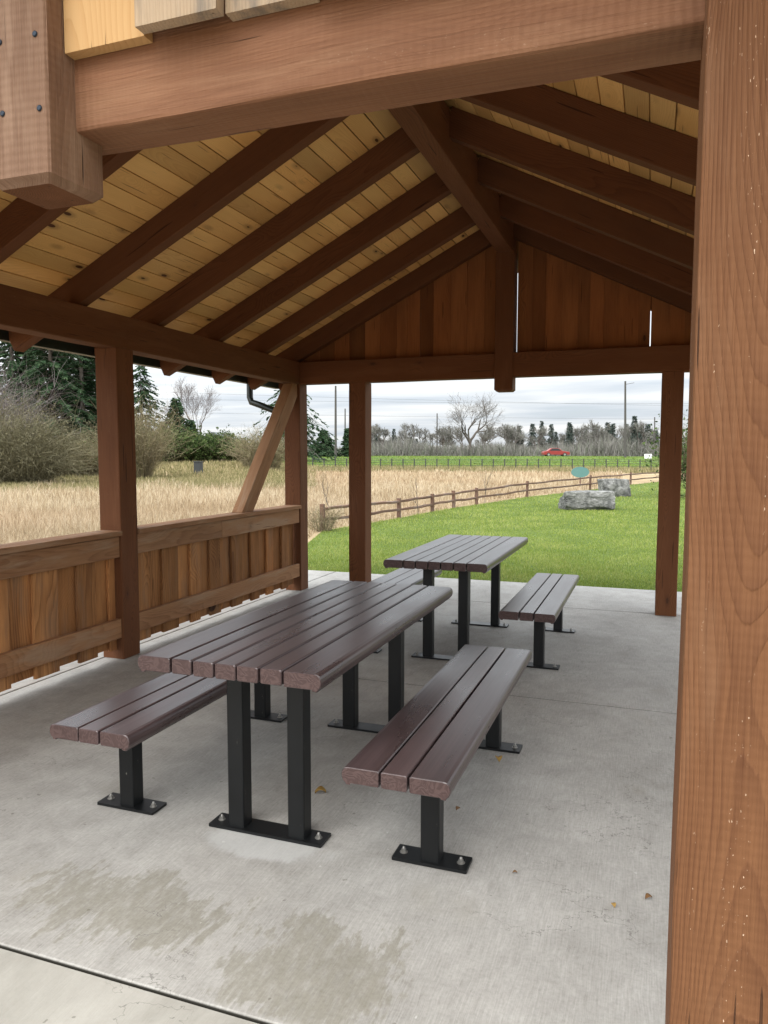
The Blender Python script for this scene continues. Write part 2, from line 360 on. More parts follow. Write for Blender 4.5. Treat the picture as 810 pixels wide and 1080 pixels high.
def leaf_mat(name, cols, trans=.35, rough=.7, patch=None, pscale=.12):
    t = NT(name); rn = t.attr('rnd'); n = len(cols)
    col = t.ramp(rn, [((i + .5) / n, c) for i, c in enumerate(cols)])
    if patch is not None:
        p = t.pos(); a = t.noise(p, pscale, 4, .6); col = t.mix(t.ss(a, .42, .62, 0, .75), col, t.mix(1.0, col, patch, 'MULTIPLY'))
    t.fin(col, rough, None, .05)
    if trans > 0:
        tr = t.n('ShaderNodeBsdfTranslucent'); t.set(tr.inputs[0], col); mx = t.n('ShaderNodeMixShader'); mx.inputs[0].default_value = trans
        t.t.links.new(t.b.outputs[0], mx.inputs[1]); t.t.links.new(tr.outputs[0], mx.inputs[2]); t.t.links.new(mx.outputs[0], t.out.inputs[0])
    return t.m
M['lawn'] = leaf_mat('lawn_blade', [(.12, .165, .026), (.19, .25, .045), (.27, .325, .075), (.39, .39, .15)], .35, .6, (.78, .84, .66), 1.3)
M['fargrass'] = leaf_mat('far_grass_blade', [(.095, .145, .026), (.145, .20, .04), (.20, .26, .062), (.27, .29, .10)], .35, .7, (.8, .85, .75), .2)
M['straw'] = leaf_mat('straw_blade', [(.21, .152, .09), (.355, .275, .175), (.46, .37, .248), (.56, .475, .35)], .3, .7, (.92, .84, .80), .07)
M['weed'] = leaf_mat('rough_grass_blade', [(.13, .125, .055), (.23, .21, .10), (.36, .30, .17)], .3, .7)
M['needle'] = leaf_mat('conifer_needles', [(.013, .029, .014), (.023, .048, .022), (.036, .068, .032), (.058, .090, .044)], .15, .6)
M['needle_hazed'] = leaf_mat('hazed_conifer_needles', [(.040, .056, .048), (.058, .076, .064), (.078, .096, .08)], .15, .7)  # greyer and lighter than the near needles: distance haze put into the colour
M['leaves_g'] = leaf_mat('shrub_leaves', [(.025, .045, .014), (.05, .078, .024), (.085, .12, .04)], .25, .6)
M['twig_tan'] = leaf_mat('tan_twigs', [(.115, .095, .062), (.19, .16, .10), (.27, .225, .145), (.16, .15, .075)], .0, .9)
M['twig_olive'] = leaf_mat('olive_twigs', [(.07, .063, .036), (.115, .104, .062), (.175, .158, .102)], .0, .9)
M['twig_grey'] = leaf_mat('grey_twigs', [(.095, .08, .078), (.145, .124, .120), (.19, .165, .158)], .0, .9)
M['leaves_o'] = leaf_mat('olive_lichen_flakes', [(.07, .066, .034), (.115, .105, .058), (.165, .15, .095)], .2, .8)
M['bark'] = leaf_mat('bark', [(.075, .064, .055), (.105, .09, .078), (.14, .125, .11)], .0, .95)
M['thicket'] = leaf_mat('hazed_thicket_twigs', [(.12, .112, .102), (.165, .155, .142), (.205, .195, .178), (.125, .134, .102)], .0, .95)  # grey brown twigs, lightened to paint in the haze of distance

# ------------------------------------------------------------------ terrain
def sstep(a, b, x):
    t = np.clip((np.asarray(x, float) - a) / (b - a), 0, 1); return t * t * (3 - 2 * t)
def gz(x, y):
    x = np.asarray(x, float); y = np.asarray(y, float)
    dx = x - CAM.x; dy = y - CAM.y; d = dx * F_.x / .9971 + dy * F_.y / .9971; d = np.maximum(d, 0)
    az = np.degrees(np.arctan2(-dx, np.maximum(dy, .1)))
    left = sstep(24, 31, az)
    zc = 1.25 * sstep(70, 126, d) + .25 * sstep(130, 400, d)
    zl = .85 * sstep(40, 66, d) + .45 * sstep(66, 130, d) + .2 * sstep(130, 400, d)
    return -.075 + zc * (1 - left) + zl * left + .03 * np.sin(x * .31 + 1) * np.sin(y * .23) * sstep(12, 30, d)
def gzf(x, y): return float(gz(x, y))

def grid_sheet(name, xs, ys, dz, mat, kind='structure', mask=None):
    X, Y = np.meshgrid(xs, ys); Z = gz(X, Y) + dz
    V = np.stack([X.ravel(), Y.ravel(), Z.ravel()], 1); nx = len(xs); ny = len(ys)
    i = np.arange(ny - 1)[:, None] * nx + np.arange(nx - 1)[None, :]; i = i.ravel()
    f = np.stack([i, i + 1, i + nx + 1, i + nx], 1)
    if mask is not None:
        cx = V[f].mean(1); f = f[mask(cx[:, 0], cx[:, 1])]
    o = np_mesh(name, V, [f], mat, smooth=True); tag(o, kind=kind); return o

xs = np.concatenate([np.linspace(-900, -140, 16), np.linspace(-130, 90, 111), np.linspace(100, 900, 16)])
ys = np.concatenate([np.linspace(-300, -14, 10), np.linspace(-10, 220, 116), np.linspace(240, 1500, 24)])
grid_sheet('ground', xs, ys, 0.0, M['ground'])

FENCE = [(-4.95, 13.65), (-4.45, 17.1), (-4.25, 19.35), (-4.05, 20.9), (-3.75, 22.6), (-2.94, 27.5), (-1.14, 33.6), (.38, 40.6), (1.9, 47.2), (4.6, 53.5)]
FY = np.array([p[1] for p in FENCE]); FX = np.array([p[0] for p in FENCE])
def lawn_left(y):
    y = np.asarray(y, float)
    return np.where(y < 13.65, -3.3 + (y - 8.3) / (13.65 - 8.3) * (-4.95 + 3.3), np.interp(y, FY, FX))
def in_lawn(x, y):
    return (y > 8.35) & (y < 53) & (x > lawn_left(y)) & (x < 16)
lx = np.linspace(-6, 16, 89); ly = np.linspace(8.3, 53, 170)
# lawn sheet follows the fence line exactly
rows = []
for yy in ly: rows.append(np.stack([np.linspace(float(lawn_left(yy)), 16, 24), np.full(24, yy)], 1))
rows = np.array(rows); Vx = rows.reshape(-1, 2); Vz = gz(Vx[:, 0], Vx[:, 1]) + .006
i = (np.arange(len(ly) - 1)[:, None] * 24 + np.arange(23)[None, :]).ravel()
tag(np_mesh('lawn', np.column_stack([Vx, Vz]), [np.stack([i, i + 1, i + 25, i + 24], 1)], M['lawnbase'], smooth=True), kind='structure')
# green field beyond the wire fence
fx = np.linspace(-150, 60, 106); fy = np.linspace(78, 190, 57)
def in_far(x, y):
    dx = x - CAM.x; dy = y - CAM.y; d = dx * F_.x / .9971 + dy * F_.y / .9971; az = np.degrees(np.arctan2(-dx, dy)); return (d > 80) & (d < 150) & (az < 29)
grid_sheet('far_green_field', fx, fy, .02, M['farfield'], mask=in_far)
# country road on the crest
pts = []
for k in range(60):
    px = -300 + k * 22
    p = at(px, 479, 131); pts.append((p.x, p.y))
V = []; 
for (x, y) in pts:
    for o_ in (-2.6, 2.6):
        q = Vector((x, y, 0)) + Vector((F_.x, F_.y, 0)).normalized() * o_; V.append((q.x, q.y, gzf(q.x, q.y) + .04))
V = np.array(V); i = np.arange(len(pts) - 1) * 2
tag(np_mesh('country_road', V, [np.stack([i, i + 2, i + 3, i + 1], 1)], M['asphalt']), kind='structure')

# concrete slab: panels with tooled joints over a dark bed
sl = MB()
jx = [-3.3, -2.40, 3.4]; jy = [-3.4, 1.366, 4.275, 7.13, 8.44]
for a in range(len(jx) - 1):
    for b in range(len(jy) - 1):
        g = .0048
        x0, x1, y0, y1 = jx[a] + g, jx[a + 1] - g, jy[b] + g, jy[b + 1] - g
        ring = lambda e, z: [(x0 + e, y0 + e, z), (x1 - e, y0 + e, z), (x1 - e, y1 - e, z), (x0 + e, y1 - e, z)]
        pr = [(0, 0)] * 4
        sl.loft([ring(0, -.12), ring(0, -.010), ring(.002, -.003), ring(.006, 0)], [0, 0, 0, 0], pr, (0, 0, 0), .5)
slab = tag(sl.build('concrete_slab', M['concrete']), kind='structure')

# ------------------------------------------------------------------ pavilion
PO = Vector((0, 4.1, 0))
pav = thing('picnic_pavilion', PO, 'open brown timber picnic pavilion with pine boarded gable roof over the slab', 'pavilion')
def part(mb, name, mat, parent=None, label=None): return mb.build(name, mat, parent or pav, PO, label)
W = .1886; B = 2.3096; A = 1.549; YF = 7.0515; ZB = 2.2574; HB = .237; XI = B - W / 2
def post(x, y, z1, mat, label=None, lean=0.0, z0=.002, jit=.0012):
    m = MB(); m.timber((x - lean, y, z0), (x, y, z1), W, W, up=(0, 1, 0), ch=.008, seg=14, jit=jit); return part(m, 'post', mat, None, label)
for sx in (-1, 1):
    post(sx * B, YF + W / 2, ZB, M['stain']); post(sx * A, YF + W / 2, ZB, M['stain']); post(sx * B, 4.119 + W / 2, ZB, M['stain'])
    post(sx * B, 1.10 + W / 2, ZB, M['stain'])
post(-A, 1.10 + W / 2, 2.83, M['stain_post'])
random.seed(21)
m = MB(); m.timber((A - .010, 1.10 + W / 2, .002), (A, 1.10 + W / 2, 2.83), W, W, up=(0, 1, 0), ch=.007, seg=30, jit=.0012, off=(3.1, .035, .16), rnd=.5)
part(m, 'post', M['stain_post'], None, 'sunlit reddish brown post in the near right corner with pale flecks and swirling grain')
random.seed(8)
for sx in (-1, 1):
    m = MB(); m.timber((sx * (XI + .075), .5, ZB + HB / 2), (sx * (XI + .075), 7.238, ZB + HB / 2), .15, HB, ch=.008, seg=26, jit=.0015); part(m, 'eave_beam', M['stain'])
m = MB(); m.timber((-XI + .003, YF + .0705, ZB + HB / 2), (XI - .003, YF + .0705, ZB + HB / 2), .141, HB, ch=.008, seg=18, jit=.0012); part(m, 'gable_beam', M['stain'])
random.seed(33)
m = MB(); m.timber((-XI + .003, 1.185 + .0705, ZB + HB / 2), (XI - .003, 1.185 + .0705, ZB + HB / 2), .141, HB, ch=.009, seg=40, jit=.0016, off=(12.4, .05, .13), rnd=.55)
part(m, 'gable_beam', M['stain_front'], None, 'sunlit pinkish brown beam across the near gable')
# king posts with bevelled feet
def king(y0, y1, mat, top, rnd, label=None, hw=.0905):
    m = MB(); yc = (y0 + y1) / 2; hy = (y1 - y0) / 2; z0 = 2.1205; c = .018
    prof = [(-hw + .006, -hy), (hw - .006, -hy), (hw, -hy + .006), (hw, hy - .006), (hw - .006, hy), (-hw + .006, hy), (-hw, hy - .006), (-hw, -hy + .006)]
    zs = [z0, z0 + c, z0 + .4, z0 + .8, top]; rings = []
    for i, z in enumerate(zs):
        k = 1 - .018 / hw if i == 0 else 1
        rings.append([(px * k, yc + py * k, z) for px, py in prof])
    m.loft(rings, [z - z0 for z in zs], prof, (random.uniform(0, 50) + 3.7, .11, .085), rnd, 0, 1); return part(m, 'king_post', [mat, M['stain']], None, label)
king(7.035, 7.215, M['stain'], 3.46, .5)
kp = king(1.096, 1.277, M['stain_king'], 3.46, .45, 'king post hanging in front of the near gable beam with dark screw heads')
for (x, z) in ((.062, 2.44), (.068, 2.279), (-.040, 2.283), (-.041, 2.44), (.062, 2.62), (-.04, 2.62)):
    m = MB(); m.tube([(x, 1.0965, z), (x, 1.0935, z), (x, 1.0925, z)], [.0066, .0066, .0045], 12); m.build('screw_head', M['screw'], kp, PO)
m = MB(); m.timber((0, .45, 3.449 + .16), (0, 7.90, 3.449 + .16), .148, .32, ch=.007, seg=20, jit=.001); part(m, 'ridge_beam', M['stain'])
# rafters (6:12)
SL = .5; ZR = 3.63; DV = .20; CS = math.cos(math.atan(SL))
RY = [.45, 1.25, 2.10, 2.95, 3.80, 4.65, 5.50, 6.35, 7.065, 7.80]
for y in RY:
    for sx in (-1, 1):
        m = MB(); xe = 2.86; zc = lambda x: ZR - SL * x + DV / 2
        m.timber((sx * .055, y + .045, zc(.055)), (sx * xe, y + .045, zc(xe)), .089, DV * CS, ch=.005, seg=12, jit=.001); part(m, 'rafter', M['stain_dark'])
# pine deck boards along the ridge, grooves between them, and the roofing above
for sx in (-1, 1):
    m = MB(); pitch = .1335; s0 = .02; Ls = 2.92 / CS; n = int(Ls / pitch); nrm = Vector((sx * SL, 0, 1)).normalized(); dr = Vector((sx, 0, -SL)).normalized()
    for k in range(n):
        sc = s0 + (k + .5) * pitch; c = Vector((0, 0, ZR + DV)) + dr * sc + nrm * .010
        cuts = [.36] + sorted(random.sample([1.295, 2.145, 2.995, 3.845, 4.695, 5.545, 6.395], 2)) + [7.92]
        for a, b in zip(cuts[:-1], cuts[1:]):
            m.timber((c.x, a + .0006, c.z), (c.x, b - .0006, c.z), pitch - .0065, .018, up=nrm, ch=.003)
    part(m, 'roof_deck', M['deck'])
    m = MB(); a0 = Vector((0, 4.14, ZR + DV + .012)) + nrm * .045; mid = a0 + dr * (Ls / 2)
    m.timber((mid.x, .34, mid.z), (mid.x, 7.94, mid.z), Ls + .04, .035, up=nrm, ch=.004); part(m, 'roof_covering', M['roofing'])
    # gutter: open K-profile trough
    m = MB(); x0 = sx * 2.895
    pr = [(0, .115), (0, 0), (.075, 0), (.095, .03), (.105, .115), (.100, .115), (.088, .034), (.07, .006), (.006, .006), (.006, .115)]
    rings = [[(x0 + sx * px, y, 2.298 + pz) for px, pz in (pr if sx > 0 else pr[::-1])] for y in (.36, 4, 7.92)]
    m.loft(rings, [0, 3, 7], pr, (0, 0, 0), .5); part(m, 'gutter', M['gutter'])
    m = MB(); m.timber((sx * 2.878, .36, 2.345), (sx * 2.878, 7.92, 2.345), .03, .11, ch=.003); part(m, 'fascia', M['gutter'])
m = MB(); m.tube([(-2.945, 7.26, 2.31), (-2.945, 7.26, 2.15), (-2.925, 7.26, 2.095), (-2.83, 7.26, 2.065), (-2.53, 7.262, 1.955), (-2.475, 7.262, 1.915), (-2.462, 7.262, 1.85), (-2.462, 7.262, .05)], .036, 12); part(m, 'downspout', M['gutter'])
# gable cladding, board on board; slits where the photo shows daylight
random.seed(5)
def slope_top(x): return ZR + DV - SL * abs(x) - .006
def gable_boards(ylayer, zlow, edges, mat_pick, yb, dh=.011):
    m = MB(); 
    for (x0, x1, lay, z0, mi) in edges:
        zt0, zt1 = slope_top(x0), slope_top(x1); y = yb + lay * ylayer; d = dh
        if max(zt0, zt1) < z0 + .05: continue
        prof = [(x0, 0), (x1, 0), (x1, 1), (x0, 1)]
        off = (random.uniform(0, 60), random.uniform(-.3, .3), random.uniform(.03, .25)); rn = random.random()
        base = len(m.v); pts = [(x0, z0), (x1, z0)] + ([(x1, zt1), (0, slope_top(0)), (x0, zt0)] if x0 < 0 < x1 else [(x1, zt1), (x0, zt0)])
        n = len(pts)
        for yy in (y - d, y + d):
            for (px, pz) in pts: m.v.append((px, yy, pz)); m.gc.append((pz + off[0], px + off[1], yy - y + off[2])); m.rn.append(rn)
        m.f.append(tuple(base + j for j in range(n))); m.f.append(tuple(base + n + j for j in reversed(range(n)))); m.mi += [mi, mi]; m.sm += [False, False]
        for j in range(n):
            k = (j + 1) % n; m.f.append((base + k, base + j, base + n + j, base + n + k)); m.mi.append(mi); m.sm.append(False)
    part(m, 'gable_cladding', mat_pick)
slits = [.0965, 1.344, -.906]
ed = []; x = -2.36
cutpts = [-2.36, -2.2]
x = -2.2
tgt = sorted(slits) + [2.36]
for s_ in tgt:
    while s_ - x > .25:
        x += random.uniform(.11, .19); cutpts.append(x)
    x = s_; cutpts.append(x)
cutpts = sorted(set(cutpts))
for a, b in zip(cutpts[:-1], cutpts[1:]):
    g0 = .0045 if any(abs(a - s) < 1e-6 for s in slits[:2]) else (.0018 if abs(a + .906) < 1e-6 else -.001)
    lay = random.choice((0, .3))
    g1 = g0 if g0 < 0 else -.001
    g1 = .0045 if any(abs(b - s) < 1e-6 for s in slits[:2]) else (.0018 if abs(b + .906) < 1e-6 else -.001)
    near = any(abs(c - s) < 1e-6 for s in slits for c in (a, b))
    ed.append((a + g0, b - g1, lay if near else random.choice((0, .25, .5)), 2.40, 0))
gable_boards(.022, 2.40, ed, [M['gable']], 7.215)
# near gable: fresh and weathered boards nailed over the beam
ed = [(.094, .312, 0, 2.419, 0), (.314, .516, -1.1, 2.420, 1), (.518, .722, 0, 2.426, 1), (.724, .93, -1.1, 2.428, 0)]
x = .932
while x < 2.3: ed.append((x, x + .2, random.choice((0, -1.1)), 2.425, random.choice((0, 1)))); x += .202
x = -.094
while x > -2.3: ed.append((x - .2, x, random.choice((0, -1.1)), 2.42, random.choice((0, 1)))); x -= .202
gable_boards(.030, 2.42, ed, [M['fresh'], M['grey_pine']], 1.166, .0155)
# half wall on the left
random.seed(14)
for (y0, y1) in ((1.10 + W + .004, 4.119 - .004), (4.119 + W + .004, YF - .004)):
    hw = thing('half_wall', (0, 0, 0), None, None); hw.parent = pav
    xf = -XI - .012
    m = MB(); m.timber((xf - .06, y0, .930), (xf - .06, y1, .930), .178, .038, ch=.005, seg=16, jit=.0012); m.build('rail_cap', M['rail'], hw, PO)
    m = MB(); ym = y0 + (y1 - y0) * .43
    m.timber((xf - .022, y0, .832), (xf - .022, ym - .001, .832), .040, .150, ch=.004, seg=8, jit=.001); m.timber((xf - .022, ym + .001, .830), (xf - .022, y1, .830), .040, .150, ch=.004, seg=8, jit=.001)
    m.build('top_rail', M['rail'], hw, PO)
    m = MB(); m.timber((xf - .022, y0, .236), (xf - .022, y1, .232), .040, .142, ch=.004, seg=14, jit=.0012); m.build('bottom_rail', M['rail'], hw, PO)
    m = MB(); y = y0; k = 0
    while y < y1 - .03:
        w_ = min(random.uniform(.13, .21), y1 - y)
        if w_ < .05: break
        lay = k % 2
        zb_ = random.uniform(.066, .076) if lay == 0 else random.uniform(.078, .086)
        xx = xf - .057 - lay * .028
        yc = y + w_ / 2; ww = w_ + (.06 if lay else 0.004)
        m.timber((xx + random.uniform(-.003, .003), yc, zb_), (xx + random.uniform(-.003, .003), yc, .905), .024, ww - .004, up=(0, 1, 0), ch=.003, seg=6, jit=.0015)
        y += w_; k += 1
    m.build('wall_boards', M['siding'], hw, PO)
    hw.location = (0, 0, 0)
    for c in hw.children: c.location = (0, 0, 0)
m = MB(); m.timber((-2.30, 5.93, .90), (-2.30, 7.05, 2.255), .115, .165, up=(0, -1, 1), ch=.006, seg=8, jit=.001); part(m, 'knee_brace', M['rail'])

# ------------------------------------------------------------------ picnic tables and benches
def round_prof(w, h, side, r=.022, lip=.006):
    """plank section; the outer side is bull-nosed with a small drip lip"""
    x, y = w / 2, h / 2; c = .004
    if side == 0: return None
    pts = [(-x, -y + c), (-x + c, -y)]
    pts += [(x - .020, -y), (x - .017, -y - lip), (x - .004, -y - lip)]
    for k in range(7):
        a = -math.pi / 2 + math.pi * (k + .6) / 7.2
        pts.append((x - .0 + .016 * math.cos(a) - .004, math.sin(a) * (y - .001)))
    pts += [(x - .012, y), (-x + c, y), (-x, y - c)]
    return pts if side > 0 else [(-px, py) for px, py in reversed(pts)]

def planks(root, name, edges, y0, y1, ztop, th):
    m = MB()
    for i, (a, b) in enumerate(edges):
        side = -1 if i == 0 else (1 if i == len(edges) - 1 else 0)
        xc = (a + b) / 2; w = b - a; dz = random.uniform(-.0012, .0012); ye = random.uniform(-.003, .003)
        # running along +y: across = +x, up = +z
        m.timber((xc, y0 + ye, ztop - th / 2 + dz), (xc, y1 + ye, ztop - th / 2 + dz), w, th, ch=.006, seg=4, mat=0, cap=1, prof=round_prof(w, th, side), endch=.0025)
    o = m.build(name, [M['plank'], M['plank_end']], root, root.location)
    return o

def foot(root, x0, x1, yc, legs, ztop, lw=.0715):
    L = root.location
    m = MB(); m.box(((x0 + x1) / 2, yc, .0075), (x1 - x0, .10, .011), ch=.003); pl = m.build('base_plate', M['black'], root, L)
    for xb in (x0 + .032, x1 - .032):
        b = MB(); b.tube([(xb, yc, .0115), (xb, yc, .0145)], .015, 14, smooth=False); b.tube([(xb, yc, .0145), (xb, yc, .025)], .0098, 6, smooth=False); b.tube([(xb, yc, .025), (xb, yc, .033), (xb, yc, .0345)], [.0052, .0052, .003], 8)
        b.build('anchor_bolt', M['zinc'], pl, L)
    for xl in legs:
        g = MB(); g.timber((xl, yc, .0125), (xl, yc, ztop), lw, lw, up=(0, 1, 0), ch=.007); g.build('leg', M['black'], root, L)
    g = MB(); a, b = min(legs) - .10, max(legs) + .10
    g.box(((a + b) / 2, yc, ztop - .004), (b - a, .05, .008)); g.build('support_bracket', M['black'], root, L)

def make_table(x, y, label, L_=1.7746):
    root = thing('picnic_table', (x + .2278, y, 0), label, 'picnic table', 'fixed brown plank picnic tables')
    p = .0911; g = .004; H = .76; th = .056
    ed = [(x - .134, x - g)] + [(x + k * p + g, x + (k + 1) * p - g) for k in range(5)] + [(x + 5 * p + g, x + 5 * p + .134)]
    planks(root, 'tabletop', ed, y, y + L_, H, th)
    for yc in (y + .25 + .05, y + L_ - .25 - .05): foot(root, x - .0155, x + .4819, yc, (x + .1028, x + .369), H - th - .001)
    return root
def make_bench(x, y, side, label, L_=1.7426):
    root = thing('bench', (x + .05, y, 0), label, 'bench', 'fixed three plank benches')
    p = .0998; g = .004; H = .4453; th = .056
    ed = [(x - .127, x - g), (x + g, x + p - g), (x + p + g, x + p + .132)]
    if side < 0: ed = [(x - .132, x - g), (x + g, x + p - g), (x + p + g, x + p + .127)]
    planks(root, 'seat', ed, y, y + L_, H, th)
    c = x + .05 + side * .048
    for yc in (y + .25 + .05, y + L_ - .25 - .05): foot(root, c - .142, c + .142, yc, (c,), H - th - .001)
    return root
random.seed(3)
make_table(-.2443, 1.961, 'larger nearer picnic table of seven brown planks on black legs in the foreground')
make_table(-.239, 4.6438, 'farther picnic table with greyish planks standing by the lawn edge')
make_bench(.5621, 1.9755, 1, 'nearest brown bench right of the foreground table')
make_bench(.5742, 4.6698, 1, 'small looking bench right of the far table near the lawn')
make_bench(-.6739, 1.9591, -1, 'brown bench left of the foreground table, tucked along the half wall side')
make_bench(-.667, 4.65, -1, 'bench mostly hidden left behind the far table')

# fallen leaves on the slab
def leaf(px, py, label, mat, s=.03, rz=0.0):
    d = (F_ + R_ * ((px - 405) / FPX) + U_ * ((540 - py) / FPX)); k = -CAM.z / d.z; p = CAM + d * k
    n = 7; V = []; 
    for i in range(n + 1):
        t = i / n; w = math.sin(math.pi * min(1, t * .95 + .03)) ** .8 * .38 * s; zz = .004 + .010 * math.sin(t * 3.0) * s / .03
        for q in (-1, 0, 1): V.append(((t - .5) * s, q * w, zz + (.006 if q else 0) * s / .03))
    V = np.array(V); i = np.arange(n) * 3; f = np.concatenate([np.stack([i + a, i + a + 3, i + a + 4, i + a + 1], 1) for a in (0, 1)])
    o = np_mesh('fallen_leaf', V, [f], mat, smooth=True); o.location = (p.x, p.y, .001); o.rotation_euler = (0, 0, rz)
    md = o.modifiers.new('thick', 'SOLIDIFY'); md.thickness = .0012
    tag(o, label, 'leaf', 'fallen leaves on the slab')
leaf(338, 838, 'yellow leaf on the slab right of the near table legs', M['leafy'], .05, .4)
leaf(483, 855, 'curled brown leaf on the slab beside the nearest bench leg', M['leaf'], .024, 1.2)
leaf(543, 922, 'small dark leaf on the slab right of the nearest bench foot', M['leaf'], .016, .2)
leaf(647, 957, 'tan leaf lying left of the two near the big right post', M['leafy'], .020, 2.0)
leaf(684, 949, 'brown leaf lying closest to the big right post', M['leaf'], .026, .7)
leaf(526, 803, 'flat tan leaf on the slab under the far end of the nearest bench', M['leafy'], .045, 1.9)

# ------------------------------------------------------------------ lawn and straw
def blades(name, P, h, w, mat, lean=.35, rnd=None):
    n = len(P); ang = RNG.uniform(0, 2 * np.pi, n); la = RNG.uniform(0, 2 * np.pi, n); ll = np.abs(RNG.normal(0, lean, n)) * h
    c, s_ = np.cos(ang), np.sin(ang); dx, dy = np.cos(la) * ll, np.sin(la) * ll; hw = w / 2
    V = np.empty((n, 5, 3), np.float32)
    for j, (sg, k, hh) in enumerate(((-1, 0, 0), (1, 0, 0), (1, .35, .6), (-1, .35, .6), (0, 1, 1))):
        ww = hw * (1 if j < 2 else .75)
        V[:, j, 0] = P[:, 0] + sg * c * ww + dx * k; V[:, j, 1] = P[:, 1] + sg * s_ * ww + dy * k; V[:, j, 2] = P[:, 2] + h * hh * np.where(k > 0, 1 - .25 * (ll / np.maximum(h, 1e-4)), 1)
    b = np.arange(n) * 5
    q = np.stack([b, b + 1, b + 2, b + 3], 1); t = np.stack([b + 3, b + 2, b + 4], 1)
    if rnd is None: rnd = RNG.random(n)
    return np_mesh(name, V.reshape(-1, 3), [q, t], mat, rnd=np.repeat(rnd, 5))

def radial(n, a0, a1, d0, d1, pw=1.0):
    """points round the viewpoint, thinning out with distance"""
    az = np.radians(RNG.uniform(a0, a1, n)); u = RNG.random(n); d = 1 / (1 / d0 ** pw + u * (1 / d1 ** pw - 1 / d0 ** pw)) ** (1 / pw)
    return CAM.x - np.sin(az) * d, CAM.y + np.cos(az) * d, d
x, y, d = radial(330000, -12, 42, 8.4, 55, 1.0)
k = in_lawn(x, y) & (y > 8.43 + .03 * np.sin(x * 9) * np.sin(x * 3.1)); x, y, d = x[k], y[k], d[k]
clump = .5 + .5 * np.sin(x * 2.1 + 1.7 * np.sin(y * 1.3)) * np.sin(y * 1.9 + 1.2 * np.sin(x * 1.7))
tag(blades('lawn_grass', np.stack([x, y, gz(x, y)], 1), RNG.uniform(.022, .052, len(x)) * (.75 + .55 * clump) * np.clip(d / 14, 1, 1.5), .0045 * np.clip(d / 9, 1, 5), M['lawn'], .6, np.clip(RNG.random(len(x)) * .75 + .25 * clump, 0, 1)), 'short green lawn grass beyond the slab', 'lawn grass', kind='stuff')
# dry straw meadow
x, y, d = radial(330000, 2, 64, 7.5, 95, 1.0)
k = ~((y > 8.0) & (x > lawn_left(np.maximum(y, 8.3)) - .1) & (y < 53)) & ~((y < 9) & (x > -3.6)) & ~((y >= 53) & (x > 4.5))
az = np.degrees(np.arctan2(-(x - CAM.x), y - CAM.y)); k &= ~((az > 26) & (d > 33 + 4 * np.sin(az * .9) + 5 * RNG.random(len(d)))) & ~(d > 72)
x, y, d = x[k], y[k], d[k]
pn = np.sin(x * .7 + 1.3 * np.sin(y * .31)) * np.sin(y * .53 + 1.1 * np.sin(x * .27))
h = RNG.uniform(.18, .46, len(x)) * (1 + .25 * pn) * np.where(d > 60, .8, 1)
nearfence = np.clip((lawn_left(np.clip(y, 8.3, 53)) - x) / 1.5, .25, 1); h = np.where(y > 8, h * nearfence, h)
tag(blades('dry_meadow_grass', np.stack([x, y, gz(x, y)], 1), h, .007 * np.clip(d / 9, 1, 7), M['straw'], .45, np.clip(RNG.random(len(x)) * .8 + .12 + .12 * pn, 0, 1)), 'tall dry straw coloured grass in the field beyond the half wall and fence', 'dry grass', kind='stuff')
# rougher greenish weeds towards the left hedge and in front of the wire fence
x, y, d = radial(70000, 25, 62, 32, 68, 1.0)
tag(blades('rough_field_grass', np.stack([x, y, gz(x, y)], 1), RNG.uniform(.12, .42, len(x)), .035 * np.clip(d / 40, .8, 1.6), M['weed'], .5), 'olive rough grass in front of the left hedge', 'rough grass', kind='stuff')
x, y, d = radial(16000, -10, 28, 66, 81, 1.0)
k = (y >= 60)
tag(blades('fence_line_weeds', np.stack([x[k], y[k], gz(x[k], y[k])], 1), RNG.uniform(.2, .6, k.sum()), .05, M['weed'], .4), 'brownish green weeds along the black wire fence', 'weeds', kind='stuff')
# far field grass: short tufts so the field is not a flat sheet
x, y, d = radial(50000, -12, 28, 79, 130, 1.0)
tag(blades('far_field_grass', np.stack([x, y, gz(x, y)], 1), RNG.uniform(.07, .16, len(x)), .10, M['fargrass'], .8), 'bright green grass of the far field', 'field grass', kind='stuff')

# ------------------------------------------------------------------ split-rail fence
random.seed(9)
fr = thing('split_rail_fence', (FENCE[0][0], FENCE[0][1], gzf(*FENCE[0])), 'low brown split rail fence with two rails curving between lawn and dry field', 'fence')
hs = [.56, .50, .50, .52, .54, .60, .66, .66, .66, .66]
for (x, y), h_ in zip(FENCE, hs):
    m = MB(); z = gzf(x, y); m.timber((x, y, z - .05), (x + random.uniform(-.015, .015), y, z + h_), .095, .09, up=(0, 1, 0), ch=.02, seg=4, jit=.006); m.build('post', M['fence'], fr, fr.location)
for i in range(len(FENCE) - 1):
    (xa, ya), (xb, yb) = FENCE[i], FENCE[i + 1]; za, zb = gzf(xa, ya), gzf(xb, yb)
    for fr_ in (.42, .84):
        m = MB(); m.timber((xa, ya, za + hs[i] * fr_), (xb, yb, zb + hs[i + 1] * fr_), .05, .062, ch=.016, seg=8, jit=.010); m.build('rail', M['fence'], fr, fr.location)

